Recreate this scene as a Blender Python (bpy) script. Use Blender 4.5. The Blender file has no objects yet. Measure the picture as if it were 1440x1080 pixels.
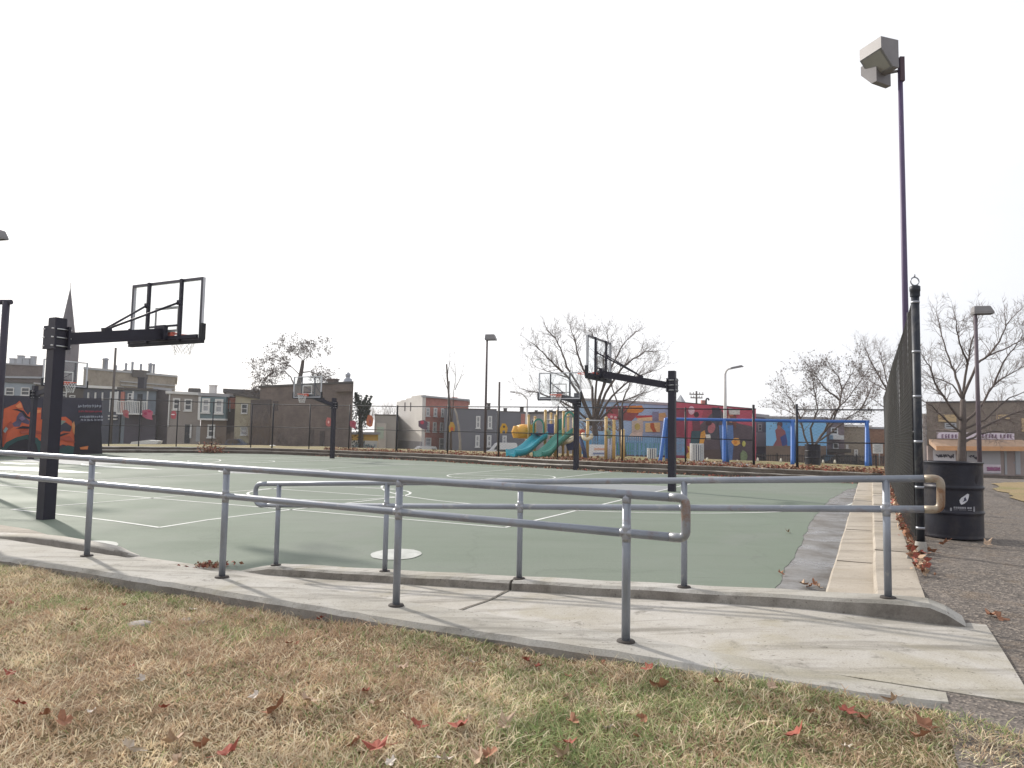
import bpy, math, random
import numpy as np
from mathutils import Vector as V
random.seed(11)
rng = np.random.default_rng(11)
U = random.uniform
# ------------------------------------------------------------------ scene, camera
sc = bpy.context.scene
C = sc.collection
H, F, TH, RO = 1.4, 1000.0, math.atan(.071), math.radians(1.0)
cam = bpy.data.objects.new('camera', bpy.data.cameras.new('camera'))
C.objects.link(cam)
cam.data.sensor_width = 36; cam.data.lens = 25.0
cam.data.clip_start = .05; cam.data.clip_end = 3000
cam.location = (0, 0, H)
from mathutils import Matrix
cam.matrix_world = Matrix.Translation((0, 0, H)) @ Matrix.Rotation(math.pi/2+TH, 4, 'X') @ Matrix.Rotation(RO, 4, 'Z')
sc.camera = cam

def ray(x, y):
    u = (x-720)/F; v = (540-y)/F
    a = u*math.cos(RO)-v*math.sin(RO); b = u*math.sin(RO)+v*math.cos(RO)
    return V((a, math.cos(TH)-b*math.sin(TH), math.sin(TH)+b*math.cos(TH)))
EYE = V((0, 0, H))
def G(x, y, z=0.0):
    r = ray(x, y); return EYE + r*((z-H)/r.z)
def D(x, y, d):
    r = ray(x, y); return EYE + r*(d/r.y)
AZ = math.radians(26.8)
V1 = V((math.sin(AZ), math.cos(AZ), 0)); PP = V((math.cos(AZ), -math.sin(AZ), 0)); UP = V((0, 0, 1))
def SW(s, w, z=0.0): return V1*s + PP*w + UP*z
def sw(p): return p.dot(V1), p.dot(PP)
def PS(x, y, s):
    r = ray(x, y); return EYE + r*(s/r.dot(V1))
def PW(x, y, w):
    r = ray(x, y); return EYE + r*(w/r.dot(PP))
def HOR(x): return 611+.0175*(x-720)
def lerp(x, xs, ys): return float(np.interp(x, xs, ys))

# ------------------------------------------------------------------ materials
def lin(c):
    c = c/255.0
    return c/12.92 if c <= .04045 else ((c+.055)/1.055)**2.4
def hexc(h):
    return tuple(lin(int(h[i:i+2], 16)) for i in (0, 2, 4))
class NT:
    def __init__(s, name):
        s.m = bpy.data.materials.new(name); s.m.use_nodes = True
        s.t = s.m.node_tree; s.b = s.t.nodes['Principled BSDF']
        s.co = s.t.nodes.new('ShaderNodeTexCoord').outputs['Object']
    def n(s, typ, **kw):
        q = s.t.nodes.new(typ)
        for k, v in kw.items():
            if k in q.inputs.keys(): q.inputs[k].default_value = v
            else: setattr(q, k, v)
        return q
    def l(s, a, b): s.t.links.new(a, b)
    def scale(s, sx, sy, sz, rot=0):
        q = s.n('ShaderNodeMapping'); q.inputs['Scale'].default_value = (sx, sy, sz); q.inputs['Rotation'].default_value = (0, 0, rot)
        s.l(s.co, q.inputs['Vector']); return q.outputs['Vector']
    def noise(s, scale, detail=4, rough=.55, vec=None, dist=0):
        q = s.n('ShaderNodeTexNoise', Scale=scale, Detail=detail, Roughness=rough, Distortion=dist)
        s.l(vec or s.co, q.inputs['Vector']); return q.outputs['Fac']
    def ramp(s, fac, stops):
        q = s.n('ShaderNodeValToRGB'); e = q.color_ramp.elements
        while len(e) < len(stops): e.new(.5)
        for i, (p, c) in enumerate(stops):
            e[i].position = p; e[i].color = (c, c, c, 1) if not isinstance(c, tuple) else c+(1,)
        s.l(fac, q.inputs['Fac']); return q.outputs['Color']
    def mix(s, fac, a, b, typ='MIX'):
        q = s.n('ShaderNodeMix', data_type='RGBA', blend_type=typ)
        for sock, val in ((q.inputs[0], fac), (q.inputs[6], a), (q.inputs[7], b)):
            if isinstance(val, (int, float)): sock.default_value = val
            elif isinstance(val, tuple): sock.default_value = val+(1,)
            else: s.l(val, sock)
        return q.outputs[2]
    def bump(s, fac, strength, dist=.01):
        q = s.n('ShaderNodeBump', Strength=strength, Distance=dist)
        s.l(fac, q.inputs['Height']); s.l(q.outputs['Normal'], s.b.inputs['Normal'])
    def out(s, col, rough=.7, metal=0.0, spec=.4):
        if isinstance(col, tuple): s.b.inputs['Base Color'].default_value = col+(1,)
        else: s.l(col, s.b.inputs['Base Color'])
        if isinstance(rough, float): s.b.inputs['Roughness'].default_value = rough
        else: s.l(rough, s.b.inputs['Roughness'])
        s.b.inputs['Metallic'].default_value = metal
        s.b.inputs['Specular IOR Level'].default_value = spec
        return s.m
def M(name, col, rough=.7, metal=0.0, var=.18, scale=3.0, bump=0.0, bscale=40.0, spec=.4, dirt=0.0, dirtcol=(.05, .04, .035)):
    if isinstance(col, str): col = hexc(col)
    t = NT(name)
    f = t.noise(scale, 5, .6)
    k = t.ramp(f, [(.25, 1-var), (.75, 1+var)])
    c = t.mix(1.0, col, k, 'MULTIPLY')
    if dirt:
        g = t.noise(scale*.6, 6, .7, dist=.6)
        c = t.mix(t.ramp(g, [(.5, 0.0), (.72, dirt)]), c, dirtcol)
    if bump: t.bump(t.noise(bscale, 4, .6), bump)
    return t.out(c, float(rough), metal, spec)
_pc = {}
def P(h, rough=.75, var=.12):
    k = h
    if k not in _pc: _pc[k] = M('paint_'+h, h, rough, var=var, scale=1.5)
    return _pc[k]

def mat_concrete(name, col, stain, sc_=1.0, k=1.0):
    t = NT(name)
    c = t.mix(t.ramp(t.noise(1.1*sc_, 6, .68, dist=.5), [(.34, 0.0), (.68, 1.0)]), col, stain)
    c = t.mix(t.ramp(t.noise(2.2*sc_, 6, .65, vec=t.scale(.3, 2.4, 1, AZ)), [(.50, 0.0), (.66, .55*k)]), c, tuple(x*.55 for x in stain))
    c = t.mix(t.ramp(t.noise(.8, 4, .6, dist=1.0), [(.56, 0.0), (.72, .5*k)]), c, (stain[0]*.85, stain[1]*.82, stain[2]*.66))
    c = t.mix(t.ramp(t.noise(5.5, 7, .75, dist=.3), [(.57, 0.0), (.70, .6*k)]), c, tuple(x*.5 for x in stain))
    c = t.mix(1.0, c, t.ramp(t.noise(95, 4, .75), [(.3, .80), (.7, 1.14)]), 'MULTIPLY')
    sp = t.ramp(t.noise(38, 2, .5), [(.68, 0.0), (.73, .65)])
    c = t.mix(sp, c, (.085, .07, .058))
    v = t.n('ShaderNodeTexVoronoi', Scale=.75, feature='DISTANCE_TO_EDGE'); wv = t.n('ShaderNodeMix', data_type='VECTOR'); wv.inputs[0].default_value = .12
    nn = t.n('ShaderNodeTexNoise', Scale=2.2, Detail=5); t.l(t.co, nn.inputs['Vector']); t.l(t.co, wv.inputs[4]); t.l(nn.outputs['Color'], wv.inputs[5]); t.l(wv.outputs[1], v.inputs['Vector'])
    t.bump(t.noise(110, 5, .75), .5, .005)
    return t.out(c, .88, 0, .25)
CONC = mat_concrete('concrete', (.45, .43, .405), (.335, .31, .265), 1.0, 1.5)
CONC_L = mat_concrete('pale_concrete', (.43, .415, .39), (.33, .31, .27), 1.3, 1.3)
CONC_T = mat_concrete('tan_concrete', (.42, .375, .32), (.33, .29, .24))
CONC_K = mat_concrete('dirty_shaded_kerb_face', (.31, .29, .26), (.18, .16, .14), 2.0, 1.0)  # grime plus the shade of upright faces, both put into the colour
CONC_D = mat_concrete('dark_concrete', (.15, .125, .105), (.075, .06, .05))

def mat_court():
    t = NT('court_coating')
    big = t.noise(.16, 5, .6, dist=.8)
    c = t.mix(t.ramp(big, [(.32, 0.0), (.7, 1.0)]), (.150, .184, .143), (.172, .192, .163))
    st = t.noise(.9, 6, .65, vec=t.scale(.25, 1.6, 1, -AZ))
    c = t.mix(t.ramp(st, [(.50, 0.0), (.75, .55)]), c, (.122, .150, .115))
    sw_ = t.noise(.33, 4, .6, dist=1.6)
    c = t.mix(t.ramp(sw_, [(.56, 0.0), (.7, .4)]), c, (.19, .2, .183))
    c = t.mix(t.ramp(t.noise(7, 4, .6), [(.66, 0.0), (.8, .3)]), c, (.1, .11, .085))
    c = t.mix(t.ramp(t.noise(1.7, 7, .72, dist=.7), [(.58, 0.0), (.68, .35)]), c, (.16, .165, .155))
    sc2 = t.noise(5.0, 5, .6, vec=t.scale(.18, 3.0, 1, .5)); c = t.mix(t.ramp(sc2, [(.62, 0.0), (.70, .3)]), c, (.075, .088, .07))
    vo = t.n('ShaderNodeTexVoronoi', Scale=.22, feature='DISTANCE_TO_EDGE'); ds_ = t.n('ShaderNodeVectorMath', operation='ADD'); nz_ = t.n('ShaderNodeTexNoise', Scale=1.3, Detail=6); t.l(t.co, nz_.inputs['Vector']); t.l(t.co, ds_.inputs[0]); t.l(nz_.outputs['Color'], ds_.inputs[1]); t.l(ds_.outputs[0], vo.inputs['Vector'])
    c = t.mix(t.ramp(vo.outputs['Distance'], [(.0, .16), (.006, .0)]), c, (.07, .08, .066))
    c = t.mix(1.0, c, t.ramp(t.noise(60, 3, .7), [(.3, .88), (.7, 1.09)]), 'MULTIPLY')
    ro = t.ramp(t.noise(.4, 4, .6), [(.3, .62), (.7, .85)])
    t.bump(t.noise(150, 3, .7), .25, .003)
    return t.out(c, ro, 0, .16)
COURT = mat_court()
def mat_asphalt(name, col, gravel, k=1.0):
    t = NT(name)
    c = t.mix(t.ramp(t.noise(.7, 5, .6, dist=.5), [(.35, 0.0), (.7, 1.0)]), col, tuple(x*1.35 for x in col))
    v = t.n('ShaderNodeTexVoronoi', Scale=70.0*k); t.l(t.co, v.inputs['Vector'])
    g = t.n('ShaderNodeSeparateColor'); t.l(v.outputs['Color'], g.inputs[0])
    c = t.mix(t.ramp(g.outputs[0], [(.5, 0.0), (.95, .75)]), c, gravel)
    c = t.mix(t.ramp(g.outputs[1], [(.6, 0.0), (1.0, .6)]), c, tuple(x*.35 for x in col))
    c = t.mix(t.ramp(t.noise(3.2, 6, .7), [(.52, 0.0), (.70, .6)]), c, (.17, .125, .085))
    c = t.mix(t.ramp(t.noise(.9, 6, .7, dist=.8), [(.54, 0.0), (.68, .45)]), c, tuple(min(1, x*2.0) for x in col))
    t.bump(v.outputs['Distance'], .7, .012)
    return t.out(c, .9, 0, .3)
ASPH = mat_asphalt('worn_asphalt', (.098, .085, .076), (.30, .255, .215), .8)
ROADM = mat_asphalt('street_asphalt', (.08, .08, .082), (.14, .14, .14))
def mat_soil(name, a, b, g, s=1.0):
    t = NT(name)
    c = t.mix(t.ramp(t.noise(14*s, 5, .7), [(.3, 0.0), (.7, 1.0)]), a, b)
    c = t.mix(t.ramp(t.noise(1.1*s, 5, .65, dist=.5), [(.5, 0.0), (.66, .7)]), c, g)
    c = t.mix(1.0, c, t.ramp(t.noise(160*s, 3, .7), [(.3, .6), (.7, 1.3)]), 'MULTIPLY')
    t.bump(t.noise(70*s, 4, .7), .8, .02)
    return t.out(c, .95, 0, .2)
SOIL = mat_soil('lawn_thatch', (.155, .105, .06), (.24, .165, .095), (.12, .125, .05))
FARL = mat_soil('far_lawn', (.20, .17, .085), (.26, .20, .11), (.15, .17, .06), .3)
DRY = mat_soil('dry_grass', (.25, .19, .105), (.33, .25, .14), (.2, .19, .08), .5)

def mat_pipe(name, col, rust):
    t = NT(name)
    c = t.mix(1.0, col, t.ramp(t.noise(2.5, 5, .6), [(.3, .82), (.7, 1.15)]), 'MULTIPLY')
    c = t.mix(t.ramp(t.noise(9, 5, .65), [(.60, 0.0), (.68, .7)]), c, (.36, .36, .36))
    c = t.mix(t.ramp(t.noise(5, 6, .7, dist=.5), [(.60-rust*.16, 0.0), (.70-rust*.10, min(1.0, .25+rust))]), c, (.20, .095, .045))
    t.bump(t.noise(60, 3, .6), .15, .003)
    return t.out(c, .42, .35, .5)
PIPE = mat_pipe('painted_pipe', (.245, .265, .305), .14)
PIPE_R = mat_pipe('rusty_pipe', (.28, .235, .18), .75)
DARKM = M('dark_metal', (.021, .019, .032), .5, .2, .3, 2.0, .1)
BLACKM = M('black_fence_metal', (.018, .018, .024), .5, .3, .25, 5.0)
WORNB = M('worn_black_paint', (.020, .024, .034), .5, .2, .4, 6.0, .15, 30, dirt=.55, dirtcol=(.16, .15, .14))
PURP = M('purple_brown_paint', (.085, .06, .125), .5, .1, .2, 2.0)
GALV = M('galvanised_metal', (.30, .31, .34), .4, .6, .15, 6.0)
BOLT = M('bright_bolts', (.55, .55, .56), .35, .8, .1, 8.0)
FRAMEW = M('board_frame_paint', (.55, .55, .58), .5, .1, .1, 4.0)
WHITEP = M('white_paint', (.62, .62, .61), .7, 0, .12, 2.0, dirt=.2, dirtcol=(.3, .3, .28))
LINEP = M('line_paint', (.60, .61, .59), .75, 0, .2, 1.4, dirt=.65, dirtcol=(.28, .31, .26))
LILAC = M('lilac_court_paint', (.205, .215, .225), .7, 0, .12, .8, dirt=.3, dirtcol=(.18, .21, .17))
PADM = M('black_pad', (.02, .02, .026), .7, 0, .2, 4)
RIMM = M('orange_rim_paint', (.60, .075, .03), .45, 0, .12, 6)
NETM = M('white_net', (.75, .75, .74), .8, 0, .05, 6)
LAMPG = M('lamp_housing', (.20, .19, .195), .5, .2, .12, 3.0)
LENSM = M('lamp_lens', (.25, .235, .21), .15, 0, .15, 2.0, spec=.6)
BARK = M('grey_brown_bark', (.098, .078, .070), .9, 0, .3, 5, .5, 14)
TWIG = M('twig_bark', (.165, .132, .122), .9, 0, .25, 4)
PODS = M('dry_seed_clusters', (.14, .115, .10), .9, 0, .3, 5)
PALEB = M('pale_bark', (.30, .27, .24), .9, 0, .3, 5, .3, 14)
EVERG = M('evergreen_needles', (.050, .066, .052), .8, 0, .35, 2)
BRUSH = M('bare_brush', (.14, .105, .085), .9, 0, .3, 3)
def mat_glass(name, tint, fac):
    t = NT(name)
    tr = t.n('ShaderNodeBsdfTransparent'); tr.inputs[0].default_value = (.97, .98, .98, 1)
    t.out(tint, .12, 0, .6)
    mx = t.n('ShaderNodeMixShader'); mx.inputs[0].default_value = fac
    t.l(tr.outputs[0], mx.inputs[1]); t.l(t.b.outputs[0], mx.inputs[2])
    t.l(mx.outputs[0], t.t.nodes['Material Output'].inputs['Surface'])
    return t.m
GLASS = mat_glass('board_glass', (.62, .64, .66), .07)
PANE = M('dark_window_glass', (.045, .05, .06), .12, 0, .4, .6, spec=.6)
PANEL_ = M('pale_window_glass', (.33, .34, .36), .2, 0, .25, .6, spec=.6)

# ------------------------------------------------------------------ mesh builder
ORG = {}
class MB:
    def __init__(s): s.v = []; s.f = []; s.m = []; s.s = []
    def add(s, pts): 
        i = len(s.v); s.v.extend([(p[0], p[1], p[2]) for p in pts]); return i
    def face(s, idx, m=0, sm=False): s.f.append(tuple(idx)); s.m.append(m); s.s.append(sm)
    def poly(s, pts, m=0): i = s.add(pts); s.face(range(i, i+len(pts)), m)
    def hexa(s, b, t, m=0):
        i = s.add(list(b)+list(t))
        for q in ((3, 2, 1, 0), (4, 5, 6, 7), (0, 1, 5, 4), (1, 2, 6, 5), (2, 3, 7, 6), (3, 0, 4, 7)):
            s.face([i+k for k in q], m)
    def par(s, o, a, b, c, m=0):
        o, a, b, c = V(o), V(a), V(b), V(c)
        if a.cross(b).dot(c) < 0: a, b = b, a
        s.hexa([o, o+a, o+a+b, o+b], [o+c, o+a+c, o+a+b+c, o+b+c], m)
    def box(s, c, size, ax=None, m=0):
        ax = ax or (V((1, 0, 0)), V((0, 1, 0)), V((0, 0, 1)))
        a, b, d = [V(ax[i])*size[i] for i in range(3)]
        s.par(V(c)-(a+b+d)/2, a, b, d, m)
    def prism(s, pts, ext, m=0):
        n = len(pts); e = V(ext); i = s.add(list(pts)+[V(p)+e for p in pts])
        s.face(list(range(i+n-1, i-1, -1)), m); s.face(range(i+n, i+2*n), m)
        for k in range(n): s.face((i+k, i+(k+1) % n, i+n+(k+1) % n, i+n+k), m)
    def tube(s, pts, r, n=8, m=0, caps=True, closed=False, sm=True):
        pts = [V(p) for p in pts]; N = len(pts)
        rr = r if isinstance(r, (list, tuple)) else [r]*N
        t0 = (pts[1]-pts[0]).normalized()
        u = t0.orthogonal().normalized(); base = len(s.v)
        for k in range(N):
            if closed: t = (pts[(k+1) % N]-pts[k-1])
            elif k == 0: t = pts[1]-pts[0]
            elif k == N-1: t = pts[-1]-pts[-2]
            else: t = (pts[k+1]-pts[k]).normalized()+(pts[k]-pts[k-1]).normalized()
            if t.length < 1e-9: t = t0
            t.normalize(); u = u-t*u.dot(t)
            if u.length < 1e-6: u = t.orthogonal()
            u.normalize(); w = t.cross(u)
            for j in range(n):
                a = 2*math.pi*j/n
                p = pts[k]+(u*math.cos(a)+w*math.sin(a))*rr[k]
                s.v.append((p.x, p.y, p.z))
        for k in range(N if closed else N-1):
            a, b = base+k*n, base+((k+1) % N)*n
            for j in range(n):
                s.face((a+j, a+(j+1) % n, b+(j+1) % n, b+j), m, sm)
        if caps and not closed:
            s.face(range(base+n-1, base-1, -1), m); s.face(range(base+(N-1)*n, base+N*n), m)
    def lathe(s, c, prof, n=24, m=0, sm=True):
        c = V(c); base = len(s.v)
        for r, z in prof:
            for j in range(n):
                a = 2*math.pi*j/n; s.v.append((c.x+r*math.cos(a), c.y+r*math.sin(a), c.z+z))
        for k in range(len(prof)-1):
            a, b = base+k*n, base+(k+1)*n
            for j in range(n): s.face((a+j, a+(j+1) % n, b+(j+1) % n, b+j), m, sm)
    def grid(s, rows, m=0, sm=True):
        R = len(rows); n = len(rows[0]); b = len(s.v)
        for r in rows: s.add(r)
        for i in range(R-1):
            for j in range(n-1):
                s.face((b+i*n+j, b+i*n+j+1, b+(i+1)*n+j+1, b+(i+1)*n+j), m, sm)
    def build(s, name, mats, parent=None, loc=None):
        if not isinstance(mats, (list, tuple)): mats = [mats]
        if parent is not None: o0 = ORG[parent]
        elif loc is not None: o0 = V(loc)
        elif s.v:
            a = np.array(s.v); o0 = V((a[:, 0].mean(), a[:, 1].mean(), a[:, 2].min()))
        else: o0 = V((0, 0, 0))
        me = bpy.data.meshes.new(name)
        me.from_pydata([(x-o0.x, y-o0.y, z-o0.z) for x, y, z in s.v], [], s.f)
        for q in mats: me.materials.append(q)
        me.polygons.foreach_set('material_index', s.m)
        me.polygons.foreach_set('use_smooth', s.s)
        me.update()
        o = bpy.data.objects.new(name, me); C.objects.link(o)
        if parent is not None: o.parent = parent
        else: o.location = o0
        ORG[o] = o0
        return o
def tag(o, label=None, cat=None, group=None, kind=None):
    if label: o['label'] = label
    if cat: o['category'] = cat
    if group: o['group'] = group
    if kind: o['kind'] = kind
    return o
def thing(name, label, cat, loc, group=None):
    o = bpy.data.objects.new(name, None); C.objects.link(o)
    o.empty_display_size = .2; o.location = loc; ORG[o] = V(loc)
    return tag(o, label, cat, group)
def struct(name, mb, mats, loc=(0, 0, 0), label=None, cat=None):
    return tag(mb.build(name, mats, None, loc), label, cat, None, 'structure')
def dirty_shaded_sides(o):
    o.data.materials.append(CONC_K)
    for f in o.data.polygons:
        if abs(f.normal.z) < .6: f.material_index = 1  # upright faces take the darker dirt-and-shade colour
def ring(c, u, w, r, n=24, a0=0, a1=2*math.pi):
    return [V(c)+V(u)*r*math.cos(a0+(a1-a0)*k/n)+V(w)*r*math.sin(a0+(a1-a0)*k/n) for k in range(n)]
def bend(pts, rad, n=5):
    """polyline with its inner corners rounded"""
    pts = [V(p) for p in pts]; out = [pts[0]]
    for i in range(1, len(pts)-1):
        a = (pts[i-1]-pts[i]); b = (pts[i+1]-pts[i]); r = min(rad, a.length*.5, b.length*.5)
        p0 = pts[i]+a.normalized()*r; p1 = pts[i]+b.normalized()*r
        for k in range(n+1):
            t = k/n; out.append(p0*(1-t)**2+pts[i]*2*t*(1-t)+p1*t*t)
    out.append(pts[-1]); return out
def raw_mesh(name, verts, quads, mat, parent=None, loc=(0, 0, 0), smooth=False):
    me = bpy.data.meshes.new(name); n = len(verts); q = len(quads)
    me.vertices.add(n); me.vertices.foreach_set('co', np.asarray(verts, np.float32).ravel())
    me.loops.add(q*4); me.loops.foreach_set('vertex_index', np.asarray(quads, np.int32).ravel())
    me.polygons.add(q); me.polygons.foreach_set('loop_start', np.arange(0, q*4, 4, dtype=np.int32))
    me.update(calc_edges=True); me.materials.append(mat)
    o = bpy.data.objects.new(name, me); C.objects.link(o)
    if parent is not None: o.parent = parent
    else: o.location = loc
    return o
def wires(paths, r):
    """square-section wires through many equal-length paths: array (k, n, 3)"""
    A = np.asarray(paths, float); k, n, _ = A.shape
    t = np.gradient(A, axis=1); t /= np.linalg.norm(t, axis=2, keepdims=True)
    up = np.array([.577, .577, .577]); a = np.cross(t, up); a /= np.linalg.norm(a, axis=2, keepdims=True)
    b = np.cross(t, a)
    v = np.stack([A+a*r, A+b*r, A-a*r, A-b*r], axis=2).reshape(-1, 3)
    i = (np.arange(k)[:, None]*n+np.arange(n-1)[None, :]).ravel()*4
    q = np.concatenate([np.stack([i+j, i+(j+1) % 4, i+4+(j+1) % 4, i+4+j], 1) for j in range(4)])
    return v, q
def chain_mesh(p0, p1, z0a, z1a, z0b, z1b, cell, r, wob=0.0):
    """woven diamond wire between two posts (zigzag wires, each swung left and right)"""
    p0, p1 = np.array(p0[:2]), np.array(p1[:2]); L = np.linalg.norm(p1-p0); d = (p1-p0)/L
    nrm = np.array([-d[1], d[0]])
    k = max(1, int(L/cell)); n = max(3, int((z1a-z0a)/(cell/2))+1)
    out = []
    for i in range(k):
        j = np.arange(n); off = np.where((i+j) % 2 == 0, 0, 1.0)*cell
        t = (i*cell+off)/L; f = j/(n-1)
        z = (z0a+(z1a-z0a)*f)*(1-t)+(z0b+(z1b-z0b)*f)*t
        side = np.where(j % 2 == 0, 1, -1)*r*.8+wob*np.sin(t*9+f*4)
        xy = p0[None, :]+d[None, :]*(t*L)[:, None]+nrm[None, :]*side[:, None]
        out.append(np.column_stack([xy, z]))
    return wires(np.array(out), r)
# ------------------------------------------------------------------ world and sun
SUN_EL, SUN_AZ = math.radians(30), math.radians(-44)      # azimuth measured from +Y towards +X
w_ = bpy.data.worlds.new('World'); sc.world = w_; w_.use_nodes = True
nt = w_.node_tree; bg = nt.nodes['Background']
sky = nt.nodes.new('ShaderNodeTexSky'); sky.sky_type = 'NISHITA'; sky.sun_disc = False
sky.sun_elevation = SUN_EL; sky.sun_rotation = SUN_AZ
sky.air_density = 1.0; sky.dust_density = 2.5; sky.ozone_density = 1.0
tc = nt.nodes.new('ShaderNodeTexCoord')
mp = nt.nodes.new('ShaderNodeMapping'); mp.inputs['Scale'].default_value = (1, 1, 2.6)
nz = nt.nodes.new('ShaderNodeTexNoise'); nz.inputs['Scale'].default_value = 1.6; nz.inputs['Detail'].default_value = 6
cr = nt.nodes.new('ShaderNodeValToRGB')
cr.color_ramp.elements[0].position = .30; cr.color_ramp.elements[0].color = (.72, .72, .72, 1)
cr.color_ramp.elements[1].position = .62; cr.color_ramp.elements[1].color = (.95, .95, .95, 1)
mx = nt.nodes.new('ShaderNodeMix'); mx.data_type = 'RGBA'
mx.inputs[7].default_value = (11.2, 11.25, 11.4, 1)        # thin bright cloud veil
nt.links.new(tc.outputs['Generated'], mp.inputs[0]); nt.links.new(mp.outputs[0], nz.inputs['Vector'])
nt.links.new(nz.outputs['Fac'], cr.inputs['Fac']); nt.links.new(cr.outputs['Color'], mx.inputs[0])
dt = nt.nodes.new('ShaderNodeVectorMath'); dt.operation = 'DOT_PRODUCT'; nt.links.new(tc.outputs['Generated'], dt.inputs[0])
dt.inputs[1].default_value = (math.sin(SUN_AZ)*math.cos(SUN_EL), math.cos(SUN_AZ)*math.cos(SUN_EL), math.sin(SUN_EL))
vr = nt.nodes.new('ShaderNodeValToRGB'); nt.links.new(dt.outputs['Value'], vr.inputs['Fac'])
vr.color_ramp.elements[0].position = .15; vr.color_ramp.elements[0].color = (.70, .715, .745, 1)
vr.color_ramp.elements[1].position = .80; vr.color_ramp.elements[1].color = (1, 1, 1, 1)
vm = nt.nodes.new('ShaderNodeMix'); vm.data_type = 'RGBA'; vm.blend_type = 'MULTIPLY'; vm.inputs[0].default_value = 1
vm.inputs[6].default_value = (12.1, 12.1, 12.25, 1); nt.links.new(vr.outputs['Color'], vm.inputs[7]); nt.links.new(vm.outputs[2], mx.inputs[7])
nt.links.new(sky.outputs['Color'], mx.inputs[6]); nt.links.new(mx.outputs[2], bg.inputs['Color'])
bg.inputs['Strength'].default_value = .1
sl = bpy.data.lights.new('sun', 'SUN'); sl.energy = 4.1; sl.angle = math.radians(2.2); sl.color = (1, .94, .85)
so = bpy.data.objects.new('sun', sl); C.objects.link(so)
sd = V((math.sin(SUN_AZ)*math.cos(SUN_EL), math.cos(SUN_AZ)*math.cos(SUN_EL), math.sin(SUN_EL)))
so.rotation_euler = sd.to_track_quat('Z', 'Y').to_euler(); so.location = sd*60+V((0, 0, 10))
vs = sc.view_settings; vs.view_transform = 'Standard'; vs.look = 'None'; vs.exposure = 0.16; vs.gamma = 1.0
vs.use_curve_mapping = False
sc.render.engine = 'CYCLES'; sc.cycles.use_denoising = True
sc.cycles.max_bounces = 6; sc.cycles.transparent_max_bounces = 24; sc.cycles.caustics_reflective = False

# ------------------------------------------------------------------ ramp, kerbs, lawn
def interp_line(pts):
    """pts: list of (x, value) sorted by x"""
    xs = [p[0] for p in pts]; ys = [p[1] for p in pts]
    return lambda x: float(np.interp(x, xs, ys))
FPOST = [(122, 782), (312, 812), (557, 852), (880, 903)]
FP3 = [PS(x, y, 3.95) for x, y in FPOST]
_a = sorted([(sw(p)[1], p.z) for p in FP3])
_a = [(-9.5, _a[0][1]+.01), (-7.75, _a[0][1]+.005)]+_a+[(0, .20), (1, .20)]
zfront = interp_line(_a)
FARP = [(388, 795), (541, 804), (730, 814), (962, 826), (1249, 841)]
FR3 = [PS(x, y, 5.65) for x, y in FARP]
_b = sorted([(sw(p)[1], p.z) for p in FR3])
zfar = interp_line([(-9, _b[0][1]-.05)]+_b+[(.8, _b[-1][1]+.005)])
def zramp(w): return min(.2, zfar(w)-.085)
OUT_PX = [(-120, 770), (0, 780), (123, 800), (160, 810), (233, 820), (333, 837), (433, 852), (480, 859), (613, 878), (747, 897), (847, 918), (960, 932), (1080, 955), (1205, 972), (1325, 990)]
_o = []
for x, y in OUT_PX:
    z = .2
    for _ in range(6): p = G(x, y, z); z = zfront(sw(p)[1])
    _o.append((sw(p)[1], sw(p)[0]))
_o.sort()
_pf = np.polyfit([q[0] for q in _o], [q[1] for q in _o], 3)
def sout(w): return float(np.polyval(_pf, max(-8.5, min(.4, w))))
S_IN, S_FLOOR1, S_C0, S_C1 = 4.11, 5.56, 5.55, 5.80
W_END = .66
def wrange(a, b, st):
    n = max(1, int(round((b-a)/st))); return [a+(b-a)*i/n for i in range(n+1)]
# front kerb, flush with the slab at the right, a low wall at the left
mb = MB(); rows = []
for w in wrange(-12, .30, .12):
    z = zfront(w)+.0015*math.sin(w*3.1)+.0015*math.sin(w*19); so_ = sout(w)+.004*math.sin(w*5.3)+.004*math.sin(w*23)
    e = .03 if w > .2 else 0
    rows.append([SW(so_-.012, w, z-.5), SW(so_-.004, w, z-.03), SW(so_+.022, w, z), SW(S_IN-.03, w, z+.002), SW(S_IN-.008, w, z-.018), SW(S_IN-.006, w, z-.5)])
mb.grid(rows, 0, False); mb.poly(list(reversed(rows[-1])))
dirty_shaded_sides(struct('front_kerb', mb, CONC_L))
# ramp floor
mb = MB(); rows = []
for w in wrange(-11, W_END, .15):
    z = zramp(w)
    if w < -5.6: z = zramp(-5.6)
    e = (w-.5)/.16*.06 if w > .5 else 0
    rows.append([SW(S_IN+.012+(.10 if w > .6 else 0), w, z-.3), SW(S_IN+.014, w, z-.004), SW(4.6, w, z), SW(5.1, w, z+.004), SW(S_C0+.02 if w < .42 else 5.93, w, z), SW(S_C0+.02 if w < .42 else 5.935, w, z-.3)])
mb.grid(rows, 0, False); mb.poly(list(reversed(rows[-1])))
struct('ramp_floor', mb, CONC)
# joint in the ramp floor
mb = MB()
a, b = sw(G(572, 848, .08))[1], sw(G(648, 812, .08))[1]
n = 12
for i in range(n):
    q = [];
    for t in (i/n, (i+1)/n):
        w = -2.78+(.42)*t*0+.02*math.sin(t*11); s = S_IN+.02+(S_C0-S_IN-.03)*t
        q.append((s, w))
    z0, z1 = zramp(q[0][1])+.009, zramp(q[1][1])+.009
    mb.poly([SW(q[0][0], q[0][1]-.012, z0), SW(q[0][0], q[0][1]+.012, z0), SW(q[1][0], q[1][1]+.012, z1), SW(q[1][0], q[1][1]-.012, z1)])
struct('ramp_joint', mb, M('joint_filler', (.15, .135, .115), .95))
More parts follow.
